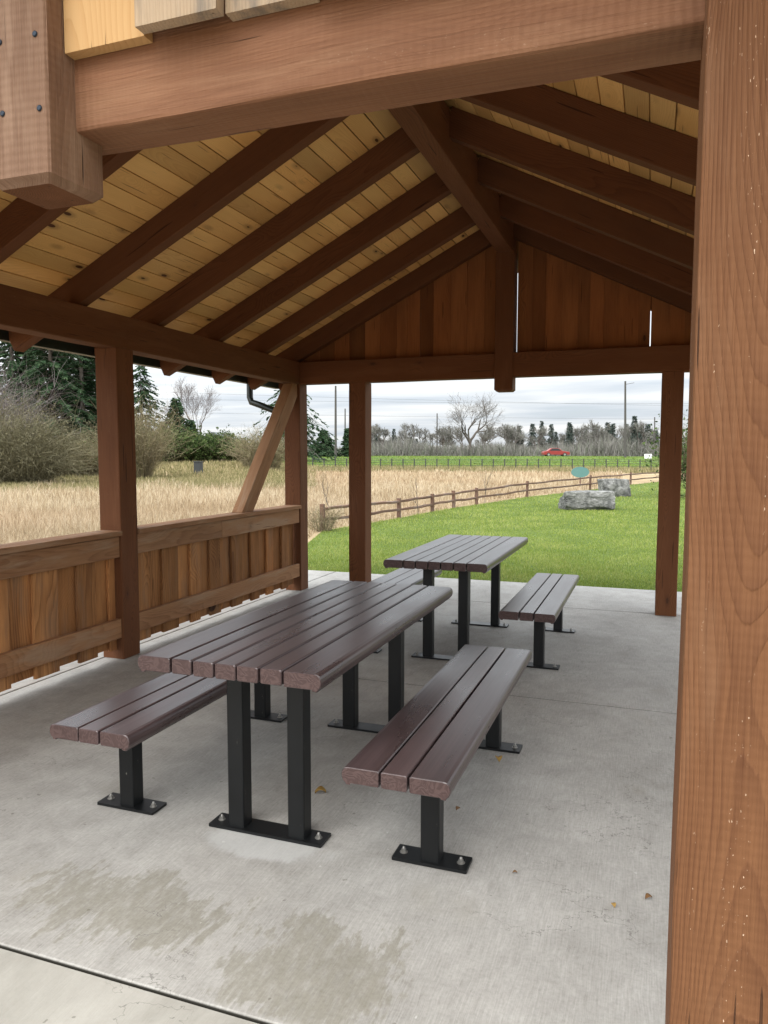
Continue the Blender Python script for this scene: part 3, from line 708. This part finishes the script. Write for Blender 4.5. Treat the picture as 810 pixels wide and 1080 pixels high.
# black wire fence along the far side of the straw field
WF = []
for k in range(34):
    p = at(318 + k * 11.9, 490, 76 - .18 * k); WF.append((p.x, p.y))
wf = thing('wire_fence', (WF[0][0], WF[0][1], gzf(*WF[0])), 'thin black post and wire fence in front of the far green field', 'fence')
for (x, y) in WF:
    m = MB(); z = gzf(x, y); m.timber((x, y, z - .05), (x, y, z + 1.15), .10, .10, up=(0, 1, 0), ch=.01); m.build('post', M['wirefence'], wf, wf.location)
m = MB()
for zz in (.25, .5, .75, .95, 1.1):
    m.tube([(x, y, gzf(x, y) + zz) for x, y in WF], .016, 4)
m.build('wire_mesh', M['wirefence'], wf, wf.location)

# boulders
def boulder(loc, size, rz, seed, label):
    import bmesh
    bm = bmesh.new(); bmesh.ops.create_icosphere(bm, subdivisions=5, radius=1.0); rg = random.Random(seed)
    planes = []
    for k in range(9):
        v = Vector((rg.gauss(0, 1), rg.gauss(0, 1), rg.gauss(0, .6))).normalized(); planes.append((v, rg.uniform(.92, 1.22)))
    from mathutils import noise as mn
    for v in bm.verts:
        p = v.co.copy(); box = max(abs(p.x), abs(p.y), abs(p.z)); p = p.lerp(p / box * .95, .9)
        for n_, d_ in planes:
            e = p.dot(n_) - d_
            if e > 0: p -= n_ * e * .97
        p *= 1 + .035 * mn.fractal(p * 2.2 + Vector((seed, 0, 0)), 1, 2, 4) + .025 * mn.noise(p * 9 + Vector((seed, 3, 0)))
        v.co = Vector((p.x * size[0], p.y * size[1], max(p.z, -.75) * size[2]))
    me = bpy.data.meshes.new('boulder'); bm.to_mesh(me); bm.free(); me.materials.append(M['stone'])
    o = bpy.data.objects.new('boulder', me); COL.objects.link(o); o.location = loc; o.rotation_euler = (0, 0, rz); tag(o, label, 'boulder', 'grey boulders on the lawn')
boulder((-.36, 22.0, gzf(-.36, 22) + .22), (.78, .5, .34), .36, 4, 'wide flat topped grey boulder lying on the lawn, the nearer one')
boulder((.08, 29.0, gzf(.1, 29.0) + .26), (.56, .42, .42), .5, 12, 'smaller grey boulder behind, next to the fence')

# teal oval panel on a stake
p = at(612, 504, 34.5); z0 = gzf(p.x, p.y)
tp = thing('panel_sign', (p.x, p.y, z0), 'small teal oval panel on a stake behind the split rail fence', 'sign')
m = MB(); c = at(612, 498, 34.5); m.loft([[(c.x + .42 * math.cos(a) * R_.x + dd * F_.x, c.y + .42 * math.cos(a) * R_.y + dd * F_.y, c.z + .25 * math.sin(a)) for a in [2 * math.pi * j / 24 for j in range(24)]] for dd in (0, .03)], [0, .03], [(0, 0)] * 24, (0, 0, 0), .5)
m.build('panel', M['teal'], tp, tp.location)
m = MB(); m.timber((p.x, p.y + .06, z0 - .05), (c.x, c.y + .06, c.z), .06, .06, up=(0, 1, 0)); m.build('stake', M['fence'], tp, tp.location)

# ------------------------------------------------------------------ plants
def ribbon_set(polys, w0, w1):
    """list of point lists -> V, F arrays of crossed thin ribbons"""
    V = []; Fq = []; b = 0; rn = []
    for pts, r in polys:
        n = len(pts); P = np.array(pts); t = np.gradient(P, axis=0); 
        sd = np.cross(t, RNG.normal(0, 1, 3)); sd /= np.linalg.norm(sd, axis=1, keepdims=True) + 1e-9
        ww = (r * np.linspace(w0, w1, n))[:, None]
        V.append(np.concatenate([P - sd * ww, P + sd * ww])); i = np.arange(n - 1) + b
        Fq.append(np.stack([i, i + 1, i + 1 + n, i + n], 1)); b += 2 * n; rn.append(np.full(2 * n, RNG.random()))
    return np.concatenate(V), np.concatenate(Fq), np.concatenate(rn)

def branch_tree(h, spread, seed, depth=5, r0=.18, up=.35, nb=(2, 3), trunk=.3, split=1.0, ratio=(.62, .82)):
    """recursive bare tree -> tube pieces and twig ribbons"""
    rg = random.Random(seed); tubes = []; twigs = []
    def grow(p, d, L, r, lv):
        n = 4; pts = [p.copy()]; q = p.copy(); dd = d.copy()
        for i in range(n):
            dd = (dd + Vector((rg.gauss(0, .13), rg.gauss(0, .13), rg.gauss(0, .09) + up * .07))).normalized(); q = q + dd * (L / n); pts.append(q.copy())
        if lv >= 3: twigs.append((pts, r))
        else: tubes.append((pts, r))
        if lv >= depth: return
        k = rg.randint(*nb) + (1 if lv >= 2 else 0)
        for j in range(k):
            a = spread * rg.uniform(.5, 1.2) * split; ax = dd.cross(Vector((rg.gauss(0, 1), rg.gauss(0, 1), rg.gauss(0, 1)))).normalized()
            nd = Matrix.Rotation(a, 3, ax) @ dd; s_ = pts[rg.choice((2, 3, 4)) if j else 4]
            grow(s_, nd, L * rg.uniform(*ratio), r * (.62 if j else .72), lv + 1)
    grow(Vector((0, 0, 0)), Vector((rg.gauss(0, .05), rg.gauss(0, .05), 1)).normalized(), h * trunk, r0, 0)
    return tubes, twigs

def bare_tree(name, loc, h, label, cat, seed, group=None, spread=.55, depth=6, r0=.18, tw='twig_grey', bark='bark', trunk=.28, nb=(2, 3), up=.35, twr=1.0, split=1.0, ratio=(.62, .82)):
    root = thing(name, loc, label, cat, group)
    tubes, twigs = branch_tree(h, spread, seed, depth, r0, up, nb, trunk, split, ratio)
    top = max(p.z for pts, _ in twigs for p in pts); k = h / top
    m = MB()
    for pts, r in tubes:
        m.tube([p * k for p in pts], [r * (1 - .1 * i) for i in range(len(pts))], 6, caps=False)
    m.build('trunk', M[bark], root, (0, 0, 0))
    V, Fq, rn = ribbon_set([([tuple(p * k) for p in pts], r * twr) for pts, r in twigs], 1, .45)
    np_mesh('crown', V, [Fq], M[tw], rnd=rn, parent=root)
    return root

def conifer(name, loc, h, rad, label, cat, seed, group=None, dens=1.0, mat='needle', droop=.35, leaf=.22, low=.08, irregular=.25, sprays=26):
    root = thing(name, loc, label, cat, group); rg = np.random.default_rng(seed)
    m = MB(); m.tube([(0, 0, 0), (.02 * h * .1, 0, h * .5), (0, 0, h * .98)], [h * .018, h * .011, .01], 7, caps=False); 
    V = []; Fq = []; rn = []; b = 0; z = low * h
    while z < h * .985:
        t = z / h; L0 = rad * (1 - t) ** .8 * (.85 if t < .15 else 1) + .15
        nb_ = int(5 + 4 * (1 - t))
        for _ in range(nb_):
            a = rg.uniform(0, 6.283); L = L0 * rg.uniform(1 - irregular * 1.6, 1 + irregular); zz = z + rg.uniform(-.15, .15)
            dr = np.array([math.cos(a), math.sin(a), 0]); ns = max(8, int(sprays * 1.7 * dens * L / rad))
            u = np.sqrt(rg.random(ns)) ; 
            if L > rad * .3:
                m.tube([(0, 0, zz), tuple(dr * L * .5 + np.array([0, 0, zz + .05 * L])), tuple(dr * L * .92 + np.array([0, 0, zz + (.10 - droop * .8) * L]))], [.012 * h * .2, .02, .008], 3, caps=False)
            for uu in u:
                c = dr * L * uu + np.array([0, 0, zz + .12 * L * uu - droop * L * uu * uu])
                sd = np.array([-dr[1], dr[0], 0]) * rg.choice((-1, 1)); tip = dr * rg.uniform(.2, .9) + sd * rg.uniform(.3, 1.0) + np.array([0, 0, rg.uniform(-.75, -.05)])
                l_ = leaf * rg.uniform(.6, 1.5) * (.6 + .6 * (1 - uu)); tip = tip / np.linalg.norm(tip) * l_
                wv = np.cross(tip, rg.normal(0, 1, 3)); wv = wv / (np.linalg.norm(wv) + 1e-9) * l_ * .16
                V += [c - wv * .4, c + wv * .4, c + tip * .6 + wv, c + tip, c + tip * .6 - wv]
                Fq.append((b, b + 1, b + 2, b + 3, b + 4)); b += 5; rn += [min(1, max(0, rg.normal(.35 + .3 * uu, .18)))] * 5
        z += h * .030 * (1.15 - .5 * t)
    m.build('trunk', M['bark'], root, (0, 0, 0))
    np_mesh('crown', np.array(V), [np.array(Fq)], M[mat], rnd=rn, parent=root)
    return root

def twig_bush(name, loc, w, h, n, label, seed, mat, group=None, up=.6, arch=.35, r=.006, leaves=0, lmat='leaves_g', lsize=.05, cat='bush', depth=None):
    """many thin arching stems with side twigs, from a broad base"""
    root = thing(name, loc, label, cat, group); rg = np.random.default_rng(seed); polys = []; lf = []
    dp = depth or w * .8
    for i in range(n):
        a = rg.uniform(0, 6.283); rr = math.sqrt(rg.random()) * .62; b0 = np.array([math.cos(a) * rr * w / 2, math.sin(a) * rr * dp / 2, 0.0])
        env = math.sqrt(max(.05, 1 - rr * rr)); L = h * rg.uniform(.55, 1.05) * (.45 + .6 * env); out = np.array([math.cos(a) * w / dp, math.sin(a), 0]) * (rr * .75 + .1) + np.array([rg.normal(0, .25), rg.normal(0, .25), 0])
        pts = [b0]; d = np.array([out[0] * .5, out[1] * .5, up + .4]); d /= np.linalg.norm(d); q = b0.copy()
        for k in range(6):
            d = d + np.array([rg.normal(0, .2), rg.normal(0, .2), rg.normal(0, .12) - arch * .16 * k * rr]) + out * .06; d /= np.linalg.norm(d); q = q + d * L / 6; pts.append(q.copy())
        polys.append((pts, r * rg.uniform(.6, 1.4)))
        for s_ in range(8):
            st = pts[rg.integers(2, 7)]; d2 = d * .7 + rg.normal(0, .75, 3) + np.array([0, 0, .15]); d2 /= np.linalg.norm(d2); l2 = L * rg.uniform(.12, .34); bend = rg.normal(0, .15, 3)
            p2 = [st, st + d2 * l2 * .5, st + (d2 + bend) * l2]; polys.append((p2, r * .55)); lf.append(p2[1]); lf.append(p2[2])
    V, Fq, rn = ribbon_set(polys, 1, .5); np_mesh('stems', V, [Fq], M[mat], rnd=rn, parent=root)
    if leaves:
        idx = rg.integers(0, len(lf), leaves); C = np.array(lf)[idx] + rg.normal(0, .09 * h * .3, (leaves, 3)); C[:, 2] = np.maximum(C[:, 2], .03)
        a = rg.normal(0, 1, (leaves, 3)); a /= np.linalg.norm(a, axis=1, keepdims=True); bb = np.cross(a, rg.normal(0, 1, (leaves, 3))); bb /= np.linalg.norm(bb, axis=1, keepdims=True)
        s_ = (lsize * rg.uniform(.6, 1.4, leaves))[:, None]; V = np.stack([C - a * s_, C + bb * s_ * .5, C + a * s_, C - bb * s_ * .5], 1).reshape(-1, 3)
        np_mesh('leaves', V, [np.arange(leaves * 4).reshape(-1, 4)], M[lmat], rnd=np.repeat(rg.random(leaves), 4), parent=root)
    return root

def gp(px, d):
    """ground point seen in photo column px at distance d"""
    p = at(px, 480, d); return Vector((p.x, p.y, gzf(p.x, p.y) - .03))

# left: tangled bare bushes in front of dark conifers
GB = 'leafless bushes at the edge of the dry field'
twig_bush('bush', gp(20, 36), 4.6, 3.9, 1300, 'big round olive grey leafless bush at the far left behind the half wall', 1, 'twig_olive', GB, .5, .6, .010, 6000, 'leaves_o', .05)
twig_bush('bush', gp(-30, 44), 6.0, 6.6, 1000, 'tall purplish grey leafless thicket behind the big left bush', 2, 'twig_grey', GB, .9, .2, .013)
twig_bush('bush', gp(86, 47), 4.2, 2.7, 900, 'low tan grey bush between the big left bush and the left post', 3, 'twig_tan', GB, .5, .4, .012, 900, 'leaves_g', .06)
twig_bush('bush', gp(150, 44), 1.3, 4.3, 620, 'upright tan willow like bush right of the left post', 4, 'twig_tan', GB, 1.6, .1, .010)
twig_bush('bush', gp(276, 56), 4.4, 3.0, 700, 'pale grey leafless bush left of the diagonal brace', 5, 'twig_tan', GB, .8, .3, .012, 500)
GH = 'green hedge shrubs in the left background'
twig_bush('shrub', gp(180, 64), 5.4, 2.7, 320, 'dark green leafy shrub at the left end of the hedge', 6, 'twig_olive', GH, .7, .3, .012, 14000, 'leaves_g', .11)
twig_bush('shrub', gp(207, 66), 5.4, 2.6, 320, 'dark green leafy shrub in the middle of the hedge', 7, 'twig_olive', GH, .7, .3, .012, 14000, 'leaves_g', .11)
twig_bush('shrub', gp(236, 65), 5.2, 2.3, 320, 'yellower green shrub at the right end of the hedge', 8, 'twig_olive', GH, .7, .3, .012, 12000, 'leaves_g', .11)
twig_bush('shrub', gp(754, 27), 1.9, 2.9, 420, 'brownish green shrub beside the lawn behind the right posts', 9, 'twig_olive', GH, .9, .2, .009, 7000, 'leaves_g', .06)
twig_bush('weed_clump', gp(339, 15.2), .7, .62, 120, 'dry weed clump round the first fence post', 10, 'twig_tan', None, 1.0, .2, .004, cat='weeds')
GC = 'tall dark conifers in the left background'
conifer('conifer', gp(16, 74), 19, 5.6, 'dark green conifer at the far left edge behind the bushes', 'conifer tree', 21, GC, 2.6, leaf=.48, low=.03, sprays=34)
conifer('conifer', gp(56, 66), 17, 5.0, 'dark green conifer left of centre between eave and bushes', 'conifer tree', 22, GC, 2.6, leaf=.46, low=.03, sprays=34)
conifer('conifer', gp(88, 70), 16, 4.6, 'dense dark conifer just left of the left post', 'conifer tree', 23, GC, 2.6, leaf=.46, low=.03, sprays=34)
conifer('conifer', gp(38, 80), 18, 5.0, 'dark conifer between the two leftmost evergreens, standing deeper', 'conifer tree', 121, GC, 2.4, leaf=.5, low=.03, sprays=34)
conifer('conifer', gp(74, 82), 17.5, 5.0, 'deeper dark conifer filling the gap left of the left post', 'conifer tree', 122, GC, 2.4, leaf=.5, low=.03, sprays=34)
conifer('conifer', gp(104, 84), 17, 4.6, 'dark conifer partly hidden behind the left post', 'conifer tree', 123, GC, 2.4, leaf=.5, low=.03, sprays=34)
conifer('conifer', gp(150, 72), 9.6, 4.0, 'thin grey green conifer just right of the left post', 'conifer tree', 24, GC, 1.3, leaf=.40, sprays=26)
conifer('conifer', gp(187, 74), 6.4, 1.9, 'small pointed conifer in front of the bare tree', 'conifer tree', 25, GC, 1.1, leaf=.42, low=.02)
conifer('conifer', gp(201, 76), 4.2, 1.6, 'short broad conifer right of the small pointed one', 'conifer tree', 35, GC, 1.1, leaf=.42, low=.02)
conifer('conifer', gp(308, 96), 11.8, 7.6, 'drooping open branched cedar behind the corner post', 'conifer tree', 26, GC, .75, leaf=.62, droop=.5, sprays=30, irregular=.35)
conifer('conifer', gp(342, 118), 4.4, 2.8, 'low dark conifer between the two left far posts', 'conifer tree', 27, GC, 1.2, leaf=.45, low=.02)
conifer('conifer', gp(366, 118), 4.6, 1.1, 'slim conifer beside the utility poles', 'conifer tree', 28, GC, 1.0, leaf=.4)
bare_tree('bare_tree', gp(208, 80), 9.2, 'tall leafless tree with fine upright branches seen over the hedge', 'tree', 31, 'leafless trees', .40, 7, .15, trunk=.24, up=.5, twr=.7, ratio=(.66, .88))
bare_tree('bare_tree', gp(497, 150), 13.2, 'large leafless tree standing alone beyond the far field', 'tree', 47, 'leafless trees', .62, 6, .38, trunk=.18, up=.12, tw='bark', twr=.55, ratio=(.70, .92))
m = MB(); p = gp(173, 73); m.tube([tuple(p), (p.x, p.y, p.z + 2), (p.x + .05, p.y, p.z + 3.9)], [.55, .48, .42], 10)
tag(m.build('tree_snag', M['bark']), 'thick grey brown broken tree trunk behind the tan bush', 'tree trunk')

# young bare saplings by the fence
for px, d, h_, lab in ((350, 18.2, 1.35, 'leaning bare sapling stem left of the second far post'), (441.5, 19.2, 1.30, 'thin straight sapling behind the fence right of the second far post'), (512, 23.8, 1.35, 'thin sapling with forked twigs above the far table')):
    bare_tree('sapling', gp(px, d), h_, lab, 'sapling', int(px), 'young saplings by the fence', .22, 4, .010, trunk=.45, up=.8, tw='twig_tan', twr=.8)

# distant tree line: prototypes, then copies
GD = 'trees of the distant tree line'
LC = 'dark conifer in the distant tree line beyond the far field'; LB = 'grey leafless tree in the distant tree line beyond the far field'
protoC = [conifer('conifer', (0, 0, 0), 9, 1.7, LC, 'conifer tree', 50 + k, GD, .7, 'needle_hazed', leaf=.5, low=.02, irregular=.45, sprays=18, droop=.5) for k in range(3)]
protoB = [bare_tree('bare_tree', (0, 0, 0), 7, LB, 'tree', 60 + k, GD, .5, 5, .14, trunk=.2, nb=(3, 4), tw='thicket', twr=1.5) for k in range(3)]
random.seed(77)
lst = []
for (px, h_) in ((405, 3.6), (418, 4.6), (425, 3.9), (433, 3.6), (443, 3.2), (547, 5.2), (566, 5.4), (574, 6.4), (581, 6.0), (589, 5.2), (604, 5.8), (612, 4.6), (620, 6.2), (628, 5.0), (641, 6.4), (650, 5.4), (655, 6.2), (666, 6.6), (672, 5.6), (679, 5.0), (691, 6.2), (388, 4.0), (396, 4.8), (535, 4.4)):
    lst.append((px + random.uniform(-5, 5), h_ * random.uniform(.72, 1.16), 'c'))
for k in range(12): lst.append((random.uniform(588, 700), random.uniform(3.0, 5.6), 'c'))
for k in range(56):
    lst.append((random.uniform(380, 715), random.uniform(4.5, 8.2), 'b'))
used = set()
for i, (px, h_, kd) in enumerate(lst):
    pr = random.randrange(3); src = (protoC if kd == 'c' else protoB)[pr]
    o = src if (kd, pr) not in used else copy_tree(src); used.add((kd, pr))
    o.location = gp(px, random.uniform(158, 195)); s_ = h_ / (7 if kd == 'c' else 7); o.scale = (s_ * random.uniform(.85, 1.25), s_ * random.uniform(.85, 1.25), s_); o.rotation_euler = (0, 0, random.uniform(0, 6.28))
# the scrubby mass below the tree line
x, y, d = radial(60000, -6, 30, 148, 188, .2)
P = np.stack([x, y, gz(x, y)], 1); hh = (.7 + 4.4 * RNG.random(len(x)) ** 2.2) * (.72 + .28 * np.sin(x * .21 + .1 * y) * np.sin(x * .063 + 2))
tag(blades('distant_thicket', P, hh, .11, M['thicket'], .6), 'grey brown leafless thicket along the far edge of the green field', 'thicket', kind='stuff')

# ------------------------------------------------------------------ poles, wires, road furniture
def pole(px, d, top_py, label, arm=False, r=.15):
    b = gp(px, d); t = at(px, top_py, d); root = thing('utility_pole', b, label, 'utility pole', 'utility poles along the road')
    h_ = t.z - b.z; m = MB(); m.tube([(b.x, b.y, b.z - .1), (b.x + (t.x - b.x) * .5, b.y + (t.y - b.y) * .5, b.z + h_ * .5), (t.x, t.y, t.z)], [r * 1.15, r, r * .8], 9); m.build('shaft', M['pole'], root, b)
    if arm:
        m = MB(); m.timber((t.x, t.y, t.z - .5), (t.x + 1.3, t.y + .4, t.z - .25), .06, .06); m.build('lamp_arm', M['pole'], root, b)
    return root
pole(659.5, 115, 402, 'tallest dark utility pole rising right of centre', True, .17)
pole(461, 150, 436, 'slim pole left of the lone leafless tree', False, .13)
pole(354, 110, 407, 'left of two poles seen between the left far posts', False, .17)
pole(364, 130, 431, 'shorter pole right of the left pair', False, .13)
pole(690.5, 170, 440, 'small distant pole beside the far right post', False, .15)
GW = 'overhead power lines'
for k, (pa, pb, lab) in enumerate((((320, 414), (735, 436), 'uppermost thin power line crossing the sky'), ((320, 424), (735, 429), 'second thin power line crossing the sky'), ((320, 437), (735, 447), 'lower thin power line crossing the sky'))):
    a = at(pa[0] - 300, pa[1] - 6, 118); b = at(pb[0] + 250, pb[1] - 4, 118); m = MB(); pts = []
    for i in range(25):
        t = i / 24; q = a.lerp(b, t); q.z -= 1.2 * 4 * t * (1 - t) * .4; pts.append(q)
    m.tube(pts, .013, 4); tag(m.build('power_line', M['wire']), lab, 'power line', GW)

# white roadside sign
b = gp(683.5, 99); sg = thing('road_sign', b, 'white rectangular sign by the far field near the right post', 'sign')
m = MB(); m.timber((b.x - .45, b.y - .16, b.z + .75), (b.x + .45, b.y + .16, b.z + .75), .04, .62, ch=.005); m.build('sign_board', M['white'], sg, b)
for s_ in (-.3, .3):
    m = MB(); m.timber((b.x + s_ * .94, b.y + s_ * .34 + .05, b.z - .05), (b.x + s_ * .94, b.y + s_ * .34 + .05, b.z + .9), .07, .07, up=(0, 1, 0)); m.build('leg', M['pole'], sg, b)

# red car on the road
def red_car():
    c = gp(586, 129); ax = Vector((R_.x, R_.y, 0)).normalized(); root = thing('parked_car', (c.x, c.y, c.z + .06), 'red saloon car on the road at the crest of the far field', 'car', rz=math.atan2(ax.y, ax.x))
    def shell(name, prof, hw, mat, taper=1.0, parent=root):
        m = MB(); n = len(prof); rings = []
        for y, k in ((-hw, .94), (-hw * .93, 1), (hw * .93, 1), (hw, .94)):
            cx = sum(p[0] for p in prof) / n; cz = sum(p[1] for p in prof) / n
            rings.append([(cx + (p[0] - cx) * k, y, cz + (p[1] - cz) * k) for p in prof])
        m.loft(rings, [0, .1, 1, 1.1], prof, (0, 0, 0), .5); return m.build(name, mat, parent, (0, 0, 0))
    shell('body', [(-2.25, .30), (2.2, .30), (2.3, .52), (2.2, .78), (1.2, .92), (-1.6, .95), (-2.2, .86), (-2.3, .6)], .88, M['red'])
    shell('cabin', [(-1.55, .94), (1.05, .91), (.45, 1.36), (-.1, 1.43), (-.9, 1.40)], .76, M['red'])
    shell('window', [(-1.25, .97), (.82, .95), (.38, 1.30), (-.1, 1.36), (-.82, 1.34)], .775, M['glass'])
    for wx in (-1.4, 1.38):
        for sy in (-.82, .82):
            m = MB(); m.tube([(wx, sy - .11, .31), (wx, sy + .11, .31)], .32, 18, smooth=False); w_ = m.build('wheel', M['tyre'], root)
            m = MB(); m.tube([(wx, sy - .12, .31), (wx, sy + .12, .31)], .19, 14, smooth=False); m.build('rim', M['zinc'], w_)
red_car()
# small grey utility box and white house far left
b = gp(209, 49); ub = thing('utility_box', b, 'dark grey utility box in front of the hedge', 'utility box')
m = MB(); m.box((b.x, b.y, b.z + .425), (.46, .4, .85), ch=.02); m.build('cabinet', M['boxgrey'], ub, b)
m = MB(); m.box((b.x, b.y, b.z + .88), (.52, .46, .06), ch=.02); m.build('lid', M['boxgrey'], ub, b)
b = gp(231, 135); hs_ = thing('house', b, 'small white house barely visible over the right end of the hedge', 'house')
m = MB(); m.box((b.x, b.y, b.z + 1.6), (4.5, 4, 3.2), ch=.02); m.build('wall', M['white'], hs_, b)
m = MB(); pr = [(-2.6, 3.2), (2.6, 3.2), (0, 4.3)]; m.loft([[(b.x + px, b.y + yy, b.z + pz) for px, pz in pr] for yy in (-2.3, 2.3)], [0, 4], pr, (0, 0, 0), .5); m.build('roof', M['boxgrey'], hs_, b)

# ------------------------------------------------------------------ camera, light, sky
cd = bpy.data.cameras.new('camera'); co = bpy.data.objects.new('camera', cd); COL.objects.link(co)
mt = Matrix.Identity(4)
for i in range(3): mt[i][0] = R_[i]; mt[i][1] = U_[i]; mt[i][2] = -F_[i]; mt[i][3] = CAM[i]
co.matrix_world = mt
cd.sensor_fit = 'VERTICAL'; cd.sensor_height = 36.0; cd.lens = FPX / 1080 * 36.0; cd.clip_start = .05; cd.clip_end = 4000
scene.camera = co

SUN_EL, SUN_AZ = 50.0, 200.0      # azimuth clockwise from +Y: behind the camera on the right
ld = bpy.data.lights.new('sun', 'SUN'); lo = bpy.data.objects.new('sun', ld); COL.objects.link(lo)
ld.energy = 1.3; ld.angle = R(45); ld.color = (1.0, .96, .90)
az = R(SUN_AZ); el = R(SUN_EL); dirv = Vector((math.sin(az) * math.cos(el), math.cos(az) * math.cos(el), math.sin(el)))
lo.rotation_euler = dirv.to_track_quat('Z', 'Y').to_euler(); lo.location = dirv * 50
w = bpy.data.worlds.new('World'); scene.world = w; w.use_nodes = True; nt = w.node_tree
class WT(NT):
    def __init__(s, t): s.t = t
t = WT(nt); bg = nt.nodes['Background']
sky = t.n('ShaderNodeTexSky', sky_type='NISHITA'); sky.sun_disc = False; sky.sun_elevation = el; sky.sun_rotation = az; sky.air_density = 1.0; sky.dust_density = 2.0
gen = t.n('ShaderNodeTexCoord').outputs['Generated']
nrm = t.n('ShaderNodeVectorMath', operation='NORMALIZE'); t.set(nrm.inputs[0], gen); x, y, z = t.sep(nrm.outputs[0])
zc = t.math('ADD', t.math('MAXIMUM', z, 0.0), .045)
pl = t.comb(t.math('DIVIDE', x, zc), t.math('DIVIDE', y, zc), 0.0)
c1 = t.noise(t.vmul(pl, (.30, .55, 1)), 1.0, 6, .6, .3); c2 = t.noise(t.vmul(pl, (.12, .22, 1)), 1.3, 4, .55)
cl = t.math('ADD', t.math('MULTIPLY', c1, .6), t.math('MULTIPLY', c2, .4))
sd = t.n('ShaderNodeVectorMath', operation='DOT_PRODUCT'); t.set(sd.inputs[0], nrm.outputs[0]); sd.inputs[1].default_value = dirv
glow = t.math('POWER', t.math('MULTIPLY', t.math('ADD', sd.outputs['Value'], 1.0), .5), 2.5)
grad = t.math('ADD', t.math('ADD', .60, t.math('MULTIPLY', t.math('POWER', t.math('MAXIMUM', z, 0.0), 1.1), 2.3)), t.math('MULTIPLY', glow, 1.3))   # overcast: brighter overhead
tone = t.ramp(cl, [(.38, (5.6, 6.15, 6.8)), (.47, (6.7, 7.1, 7.5)), (.55, (8.2, 8.4, 8.45)), (.64, (9.4, 9.4, 9.2))])
cloud = t.mix(1.0, tone, t.comb(grad, grad, grad), 'MULTIPLY')
cover = t.ss(cl, .30, .44, .72, .97)
t.set(bg.inputs[0], t.mix(cover, sky.outputs[0], cloud)); bg.inputs[1].default_value = .10

scene.view_settings.view_transform = 'Standard'; scene.view_settings.look = 'None'; scene.view_settings.exposure = 0.74; scene.view_settings.gamma = 1.0; scene.view_settings.use_curve_mapping = False
scene.render.engine = 'CYCLES'
cy = scene.cycles; cy.use_denoising = True; cy.max_bounces = 10; cy.diffuse_bounces = 6; cy.glossy_bounces = 4; cy.transparent_max_bounces = 8; cy.sample_clamp_indirect = 8
